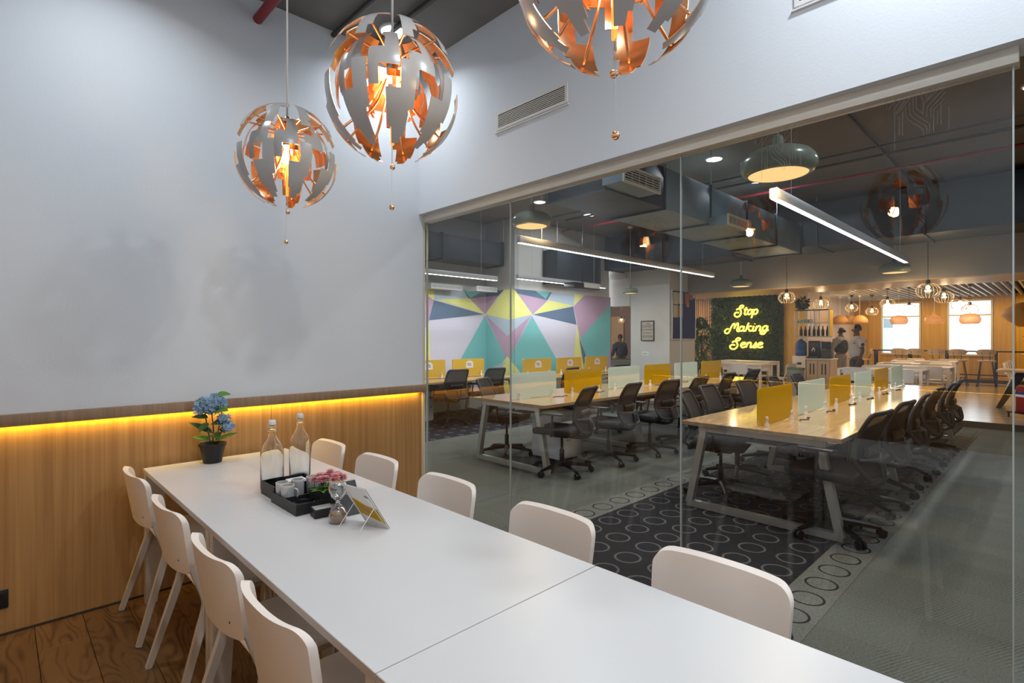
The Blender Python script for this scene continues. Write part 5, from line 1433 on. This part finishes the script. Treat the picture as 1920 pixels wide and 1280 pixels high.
B('body', 'blackm', 0, 0.35, -0.14, 0.14, 0, 0.46, em, 0.02); B('front_panel', 'darkpanel', -0.012, -0.0005, -0.11, 0.11, 0.28, 0.42, em, 0.004); B('drip_tray', 'darkpanel', -0.08, -0.001, -0.12, 0.12, 0, 0.05, em)
m = MB(); m.tube([(-0.04, -0.03, 0.26), (-0.04, -0.03, 0.18)], 0.012, 8); m.tube([(-0.04, 0.03, 0.26), (-0.04, 0.03, 0.18)], 0.012, 8); m.tube([(0.0, 0, 0.26), (-0.045, 0, 0.26)], 0.03, 8); m.build('nozzles', 'chrome', em, True)
B('indicator', 'red', -0.0135, -0.0125, -0.03, 0.03, 0.34, 0.36, em)
em2 = thing('coffee_grinder', 'dark square-topped grinder beside the coffee machine, right one', 'coffee machine', (15.5, 4.24, ZF+0.8325))
B('body', 'darkpanel', 0, 0.26, -0.10, 0.12, 0, 0.24, em2, 0.01); B('screen', 'black', -0.02, 0.02, -0.10, 0.12, 0.25, 0.44, em2, 0.004); MB().lathe([(0, 0.24), (0.07, 0.24), (0.10, 0.42), (0.0, 0.43)], 14, (0.14, 0, 0)).build('hopper', 'blackm', em2, 40)
sh = thing('hanging_shelf', 'hanging metal bar shelf with glassware above the coffee counter', 'shelf', (15.45, 4.60, 1.50))
m = MB()
for y in (-0.42, -0.12, 0.0, 0.40):
    for x in (0, 0.3): m.box(x-0.01, x+0.01, y-0.01, y+0.01, 0, 0.72)
for z in (0.71, 0.0):
    for x in (0, 0.3): m.box(x-0.01, x+0.01, -0.42, 0.40, z-0.01, z+0.01)
m.build('frame', 'alu', sh)
for z in (0.005, 0.36, 0.70): B('shelf_board', 'stem' if z > 0.5 else 'alu', -0.01, 0.31, -0.41, 0.39, z, z+0.015, sh)
B('side_panel', 'yfelt', 0.02, 0.30, -0.435, -0.425, 0.0, 0.70, sh)
for y in (-0.40, 0.38): MB().tube([(0.15, y, 0.72), (0.15, y, 3.02-1.5)], 0.006, 6).build('hanging_rod', 'alu', sh)
def small(prof, name, m_, label, cat, grp, n=10):
    o = MB().lathe(prof, n).build(name, m_, None, True); return tag(o, label, cat, grp)
gls = small([(0, 0), (0.028, 0), (0.034, 0.09), (0.030, 0.09), (0.025, 0.008), (0, 0.008)], 'drinking_glass', 'frost', 'small clear glass on the hanging bar shelf', 'glass', 'glasses on the hanging bar shelf')
btl = small([(0, 0), (0.035, 0), (0.036, 0.15), (0.015, 0.20), (0.014, 0.26), (0, 0.26)], 'syrup_bottle', 'stem', 'dark syrup bottle on the lowest board of the hanging shelf', 'bottle', 'syrup bottles on the hanging shelf')
k = 0
for i in range(5):
    for j in range(2):
        p = (15.50+0.12*j, 4.64+0.075*i, 1.8755)
        if k == 0: gls.location = p
        else:
            g = gls.copy(); C.objects.link(g); g.location = p
        k += 1
for i in range(7):
    p = (15.55, 4.24+0.105*i, 1.5205)
    if i == 0: btl.location = p
    else:
        g = btl.copy(); C.objects.link(g); g.location = p; 
sp_ = thing('shelf_plant', 'dark leafy plant on top of the hanging bar shelf', 'plant', (15.6, 4.85, 2.2155))
MB().lathe([(0, 0), (0.06, 0), (0.08, 0.10), (0, 0.09)], 14).build('pot', 'blackm', sp_, 40)
foliage('foliage', [((0, 0, 0.18), 0.13)], 220, 0.09, sp_, 'leafd')
bn = thing('waste_bin', 'round steel waste bin with a green rim left of the dispenser', 'bin', (12.9, 4.15, ZF))
MB().lathe([(0, 0), (0.17, 0), (0.175, 0.02), (0.175, 0.66), (0.15, 0.66), (0.15, 0.05), (0, 0.05)], 28).build('body', 'binst', bn, 40)
MB().lathe([(0.15, 0.655), (0.182, 0.655), (0.182, 0.70), (0.15, 0.70)], 28, closed=True).build('rim', 'bingreen', bn, 40)

# ------------------------------------------------------------------ cafe pendants
def wire_ball(px, py, wpx, x, label, power=L_BULB, top=2.75):
    a = (px-960)/998.5; zc = x/(0.696+0.718*a); y = zc*(0.718-0.696*a); z = 1.46+(634-py)/998.5*zc; R_ = wpx/2/998.5*zc
    t = thing('globe_pendant', label, 'pendant lamp', (x, y, z), group='ribbed glass globe pendants in the cafe')
    m = MB()
    for k in range(18):
        g = 2*PI*k/18
        m.tube([(R_*math.sin(la)*math.cos(g), R_*math.sin(la)*math.sin(g), R_*0.82*math.cos(la)) for la in [0.35+2.2*j/8 for j in range(9)]], 0.0035, 4)
    m.build('ribbed_shade', 'smoke', t, True)
    MB().lathe([(0.03, R_*0.80), (R_*0.5, R_*0.72), (R_*0.9, R_*0.38), (R_*0.98, 0), (R_*0.85, -R_*0.45), (R_*0.62, -R_*0.66)], 24).build('glass_shade', 'clear', t, True)
    MB().lathe([(0, R_*0.8+0.05), (0.03, R_*0.8+0.05), (0.035, R_*0.8-0.02), (0, R_*0.8-0.02)], 12).build('cap', 'blackm', t, 40)
    MB().ball((0, 0, R_*0.35), 0.032, 10, 8).build('bulb', 'bulb', t, True)
    MB().tube([(0, 0, R_*0.8+0.05), (0, 0, top-z)], 0.005, 5).build('cord', 'blackm', t)
    MB().lathe([(0, top-z), (0.06, top-z), (0.03, top-z-0.08), (0, top-z-0.08)], 12).build('ceiling_cap', 'blackm', t, 40)
    lamp('globe_glow', 'POINT', (0, 0, R_*0.2-0.03), power, (1.0, 0.70, 0.38), parent=t, radius=0.05)
wire_ball(1475, 558, 29, 11.5, 'ribbed globe pendant hanging in front of the bulkhead, left of the shelf', top=ZO)
wire_ball(1740, 545, 38, 11.3, 'largest ribbed globe pendant in front of the bulkhead, above the first window', top=ZO)
for (px, py, wp, x, l) in ((1539, 570, 26, 14.3, 'ribbed globe pendant above the right half of the hanging shelf'), (1597, 577, 21, 18.0, 'ribbed globe pendant above the wicker domes'),
        (1635, 584, 20, 18.3, 'small ribbed globe pendant left of the first window'), (1664, 569, 24, 16.0, 'ribbed globe pendant at the upper left of the first window'),
        (1704.6, 580, 25, 16.0, 'ribbed globe pendant at the upper right of the first window'), (1770, 557, 30, 14.6, 'ribbed globe pendant between the two windows, near the soffit'),
        (1800, 571, 28, 15.2, 'ribbed globe pendant at the upper left of the second window'), (1818.7, 580, 25, 16.4, 'ribbed globe pendant in the middle of the second window'),
        (1165, 601, 12, 13.6, 'bare bulb pendant glowing in the gap beside the pillar')):
    wire_ball(px, py, wp, x, l, L_BULB if wp > 12 else 2.0)
def amber_shade(px, py, wpx, x, prof, mname, label, nm='shade_pendant', h=1.0, grp='amber shade pendants in the cafe', glow=2.0):
    a = (px-960)/998.5; zc = x/(0.696+0.718*a); y = zc*(0.718-0.696*a); z = 1.46+(634-py)/998.5*zc; R_ = wpx/2/998.5*zc
    t = thing(nm, label, 'pendant lamp', (x, y, z), group=grp)
    MB().lathe([(r_*R_, q*R_*h) for r_, q in prof], 28).build('shade', mname, t, True)
    top = prof[0][1]*R_*h
    MB().tube([(0, 0, top-0.02), (0, 0, 2.75-z)], 0.006, 6).build('cord', 'cordw', t, True)
    MB().lathe([(0, 2.75-z), (0.05, 2.75-z), (0.03, 2.75-z-0.05), (0, 2.75-z-0.05)], 12).build('ceiling_cap', 'cordw', t, 40)
    if glow: lamp('shade_glow', 'POINT', (0, 0, 0), glow, (1.0, 0.55, 0.2), parent=t, radius=0.04)
RND = [(0.25, 0.62), (0.45, 0.58), (0.85, 0.40), (1.0, 0.05), (0.95, -0.3), (0.80, -0.52), (0.70, -0.55)]
FLS = [(0.12, 0.9), (0.16, 0.55), (0.5, 0.38), (0.9, 0.12), (1.0, -0.2), (0.92, -0.48), (0.75, -0.55)]
WCK = [(0.25, 0.75), (0.6, 0.58), (0.9, 0.25), (1.0, -0.1), (0.98, -0.45), (0.9, -0.5)]
amber_shade(1685.6, 600, 29, 17.2, RND, 'milk', 'squat amber glass pendant in front of the first window')
amber_shade(1751.6, 598, 31, 17.6, FLS, 'milk', 'flask-shaped amber pendant between the two windows')
amber_shade(1818.7, 598, 33, 17.0, RND, 'milk', 'squat amber glass pendant in front of the second window')
for px, l in ((1575, 'left'), (1592, 'middle'), (1612, 'right')):
    amber_shade(px, 601, 27, 18.6 if px != 1592 else 19.2, WCK, 'wicker', '%s one of three woven dome pendants above the two people' % l, 'woven_pendant', grp='woven dome pendants', glow=1.5)
amber_shade(1928, 588, 78, 14.6, [(0.15, 0.6), (0.5, 0.5), (0.85, 0.2), (1.0, -0.05), (0.7, -0.35), (0.35, -0.62), (0.3, -0.62)], 'wicker', 'large woven amber pendant cut by the right edge', 'woven_pendant', grp='woven dome pendants', glow=2.0)
hp = thing('table_plant', 'green plant on the high table at the right edge', 'plant', (15.9, 0.33, ZF+1.0205))
MB().lathe([(0, 0), (0.07, 0), (0.09, 0.16), (0, 0.15)], 14).build('pot', 'cream', hp, 40)
foliage('foliage', [((0, 0, 0.32), 0.16)], 160, 0.12, hp, 'leafl')
for x, y, p_, l in ((15.9, 3.9, 26, 'added warm fill light above the coffee counter'), (18.8, 3.6, 34, 'added warm fill light above the people at the bar'), (15.3, 6.6, 30, 'added warm fill light in front of the leaf wall'),
                (15.6, 8.1, 30, 'added warm fill light in front of the slatted wall'), (20.7, 3.7, 26, 'added warm fill light at the left window'), (20.7, 2.0, 26, 'added warm fill light between the windows'),
                (20.7, 0.3, 30, 'added warm fill light right of the windows'), (20.7, -1.6, 26, 'added warm fill light at the far right of the window wall'), (16.0, 0.6, 30, 'added warm fill light over the right edge tables')):
    downlight(x, y, ZS-0.032, l, p_*0.6, 0.07, group='added warm fill lights in the cafe', col=DLW, lm='disc')  # added fill lamps in invented ceiling fixtures, to brighten the dim cafe
lamp('corridor_glow', 'POINT', (13.2, 9.6, 2.4), 14, (1.0, 0.65, 0.35), radius=0.1)

# ------------------------------------------------------------------ people
def skin_body(name, m_, joints, edges, parent, sub=2, root=0):
    me = bpy.data.meshes.new(name); me.from_pydata([j[0] for j in joints], edges, [])
    o = bpy.data.objects.new(name, me); C.objects.link(o)
    o.modifiers.new('skin', 'SKIN')
    me.skin_vertices.new() if not me.skin_vertices else None
    for i, j in enumerate(joints):
        r_ = j[1]; me.skin_vertices[0].data[i].radius = r_ if isinstance(r_, tuple) else (r_, r_)
    me.skin_vertices[0].data[root].use_root = True
    s = o.modifiers.new('sub', 'SUBSURF'); s.levels = sub; s.render_levels = sub
    dg = bpy.context.evaluated_depsgraph_get(); dg.update()
    me2 = bpy.data.meshes.new_from_object(o.evaluated_get(dg)); bpy.data.objects.remove(o)
    me2.materials.append(M[m_]); me2.polygons.foreach_set('use_smooth', [True]*len(me2.polygons))
    o2 = bpy.data.objects.new(name, me2); C.objects.link(o2); o2.parent = parent; return o2
def person(label, loc, rz, H, pose, top, trouser, hair='short', vest=None, long_sleeve=False):
    """local +x is where the person faces"""
    t = thing('person', label, 'person', loc, rz)
    k = H/1.70
    def v(x, y, z): return (x*k, y*k, z*k)
    # arm joints per side: elbow, wrist offsets come from the pose
    J = [(v(0, 0, 0.93), 0.105*k), (v(0, 0, 1.10), (0.115*k, 0.085*k)), (v(0, 0, 1.30), (0.135*k, 0.095*k)), (v(-0.005, 0, 1.43), (0.07*k, 0.06*k)), (v(0, 0, 1.50), 0.048*k), (v(0.010, 0, 1.58), (0.068*k, 0.072*k)), (v(0.012, 0, 1.645), (0.068*k, 0.075*k))]
    E = [(0, 1), (1, 2), (2, 3), (3, 4), (4, 5), (5, 6)]
    T = list(J[:4]); TE = [(0, 1), (1, 2), (2, 3)]
    SL = []
    for s in (-1, 1):
        el, wr = pose['L' if s > 0 else 'R']
        b0 = len(J)
        J += [(v(0, s*0.17, 1.385), 0.052*k), (v(*el), 0.038*k), (v(*wr), 0.026*k)]
        hd = (Vector(wr)-Vector(el)).normalized()
        palm = Vector(wr)+hd*0.055
        J.append((v(*palm), (0.034*k, 0.016*k)))
        E += [(3, b0), (b0, b0+1), (b0+1, b0+2), (b0+2, b0+3)]
        side = hd.cross(Vector((0, 1, 0))).normalized() if abs(hd.y) < 0.9 else Vector((0, 0, 1))
        for f in range(4):
            off = side*(0.027-0.018*f); ln = (0.055, 0.065, 0.06, 0.045)[f]
            J.append((v(*(palm+off+hd*0.03)), 0.0085*k)); J.append((v(*(palm+off+hd*(0.03+ln)+Vector((0, -s*0.012, 0)))), 0.007*k))
            E += [(b0+3, len(J)-2), (len(J)-2, len(J)-1)]
        J.append((v(*(palm+side*0.045+hd*0.015)), 0.0095*k)); E.append((b0+3, len(J)-1))
        # sleeves
        c0 = len(T)
        T.append((v(0, s*0.175, 1.385), 0.082*k)); mid = Vector(el) if long_sleeve else Vector((0, s*0.17, 1.385)).lerp(Vector(el), 0.72)
        T.append((v(*mid), 0.070*k)); TE += [(3, c0), (c0, c0+1)]
        if long_sleeve: T.append((v(*Vector(el).lerp(Vector(wr), 0.85)), 0.050*k)); TE.append((c0+1, c0+2))
        # legs
        l0 = len(J); fx = pose.get('step', 0)*s
        J += [(v(0, s*0.09, 0.86), 0.085*k), (v(0.02+fx*0.5, s*0.10, 0.48), 0.055*k), (v(-0.01+fx, s*0.10, 0.09), 0.038*k), (v(0.10+fx, s*0.11, 0.035), 0.035*k)]
        E += [(0, l0), (l0, l0+1), (l0+1, l0+2), (l0+2, l0+3)]
        SL.append(fx)
    skin_body('body', 'skin', J, E, t)
    T[0] = (v(0, 0, 0.93), (0.185*k, 0.150*k)); T[1] = (v(0, 0, 1.10), (0.180*k, 0.142*k)); T[2] = (v(0, 0, 1.28), (0.200*k, 0.145*k)); T[3] = (v(-0.005, 0, 1.40), (0.15*k, 0.10*k)); T.append((v(-0.004, 0, 1.475), (0.062*k, 0.062*k))); TE.append((3, len(T)-1))
    tp_ = skin_body('shirt', top, T, TE, t)
    if vest: skin_body('vest', vest, [(q[0], (q[1][0]*1.08+0.012, q[1][1]*1.08+0.012)) for q in T[:4]], TE[:3], t)
    P = [(v(0, 0, 0.96), (0.165*k, 0.135*k)), (v(0, 0, 0.87), (0.170*k, 0.140*k))]; PE = [(0, 1)]
    for s, fx in zip((-1, 1), SL):
        p0 = len(P)
        P += [(v(0, s*0.085, 0.80), 0.118*k), (v(0.02+fx*0.5, s*0.10, 0.48), 0.092*k), (v(-0.01+fx, s*0.10, 0.08), 0.078*k)]
        PE += [(1, p0), (p0, p0+1), (p0+1, p0+2)]
    skin_body('trousers', trouser, P, PE, t)
    for s, fx in zip((-1, 1), SL):
        MB().box(-0.07*k+fx*k, 0.19*k+fx*k, (s*0.105-0.045)*k, (s*0.105+0.045)*k, 0.0, 0.075*k, 0.025, 3).build('shoe', 'blackm', t, 60)
    # head details
    hm = MB(); hm.ball(v(-0.012, 0, 1.640), 0.100*k, 16, 12, (0.98, 0.84, 1.02))
    bmesh.ops.delete(hm.bm, geom=[q for q in hm.bm.verts if q.co.x > 0.030*k and q.co.z < 1.70*k or q.co.z < 1.575*k], context='VERTS')
    hm.build('hair', 'hair', t, True)
    if hair == 'bun': MB().ball(v(-0.115, 0, 1.625), 0.042*k, 12, 8).build('hair_bun', 'hair', t, True)
    for s in (-1, 1):
        MB().ball(v(0.082, s*0.028, 1.625), 0.011*k, 8, 6).build('eye', 'sticker', t, True)
        MB().ball(v(0.0, s*0.080, 1.615), 0.022*k, 8, 6, (0.7, 0.4, 1.2)).build('ear', 'skin', t, True)
    MB().ball(v(0.095, 0, 1.60), 0.017*k, 8, 6, (1, 0.7, 1.3)).build('nose', 'skin', t, True)
    MB().ball(v(0.083, 0, 1.565), 0.020*k, 8, 6, (0.5, 1.1, 0.35)).build('mouth', 'paper3', t, True)
    return t
g = person('person in a white short-sleeved shirt with shoulder badge, hands raised to the chest, facing left', (13.9, 3.20, ZF), math.radians(125), 1.64,
       {'L': ((-0.02, 0.26, 1.12), (0.06, 0.25, 0.90)), 'R': ((0.06, -0.22, 1.14), (0.26, -0.04, 1.27)), 'step': 0.03}, 'shirtw', 'trdark')
MB().lathe([(0, 0), (0.035, 0), (0.035, 0.004), (0, 0.006)], 16).build('shoulder_badge', 'navyc', g, loc=(0.0, 0.285, 1.22)).rotation_euler = (-PI/2, 0, 0)
p = person('person seen from behind with tied hair, dark vest over grey sleeves and grey trousers', (18.0, 4.55, ZF), math.radians(70), 1.64,
       {'L': ((0.08, 0.25, 1.12), (0.24, 0.20, 1.08)), 'R': ((0.02, -0.25, 1.12), (0.08, -0.26, 0.90)), 'step': 0.04}, 'sleeveg', 'trgrey', 'bun', vest='vest', long_sleeve=True)
person('person in dark navy clothes seen from behind past the games table', (14.1, 9.66, 0), math.radians(60), 1.56,
       {'L': ((0.03, 0.24, 1.12), (0.12, 0.26, 0.95)), 'R': ((0.03, -0.24, 1.12), (0.12, -0.26, 0.95)), 'step': 0.0}, 'navyc', 'trdark', long_sleeve=True)
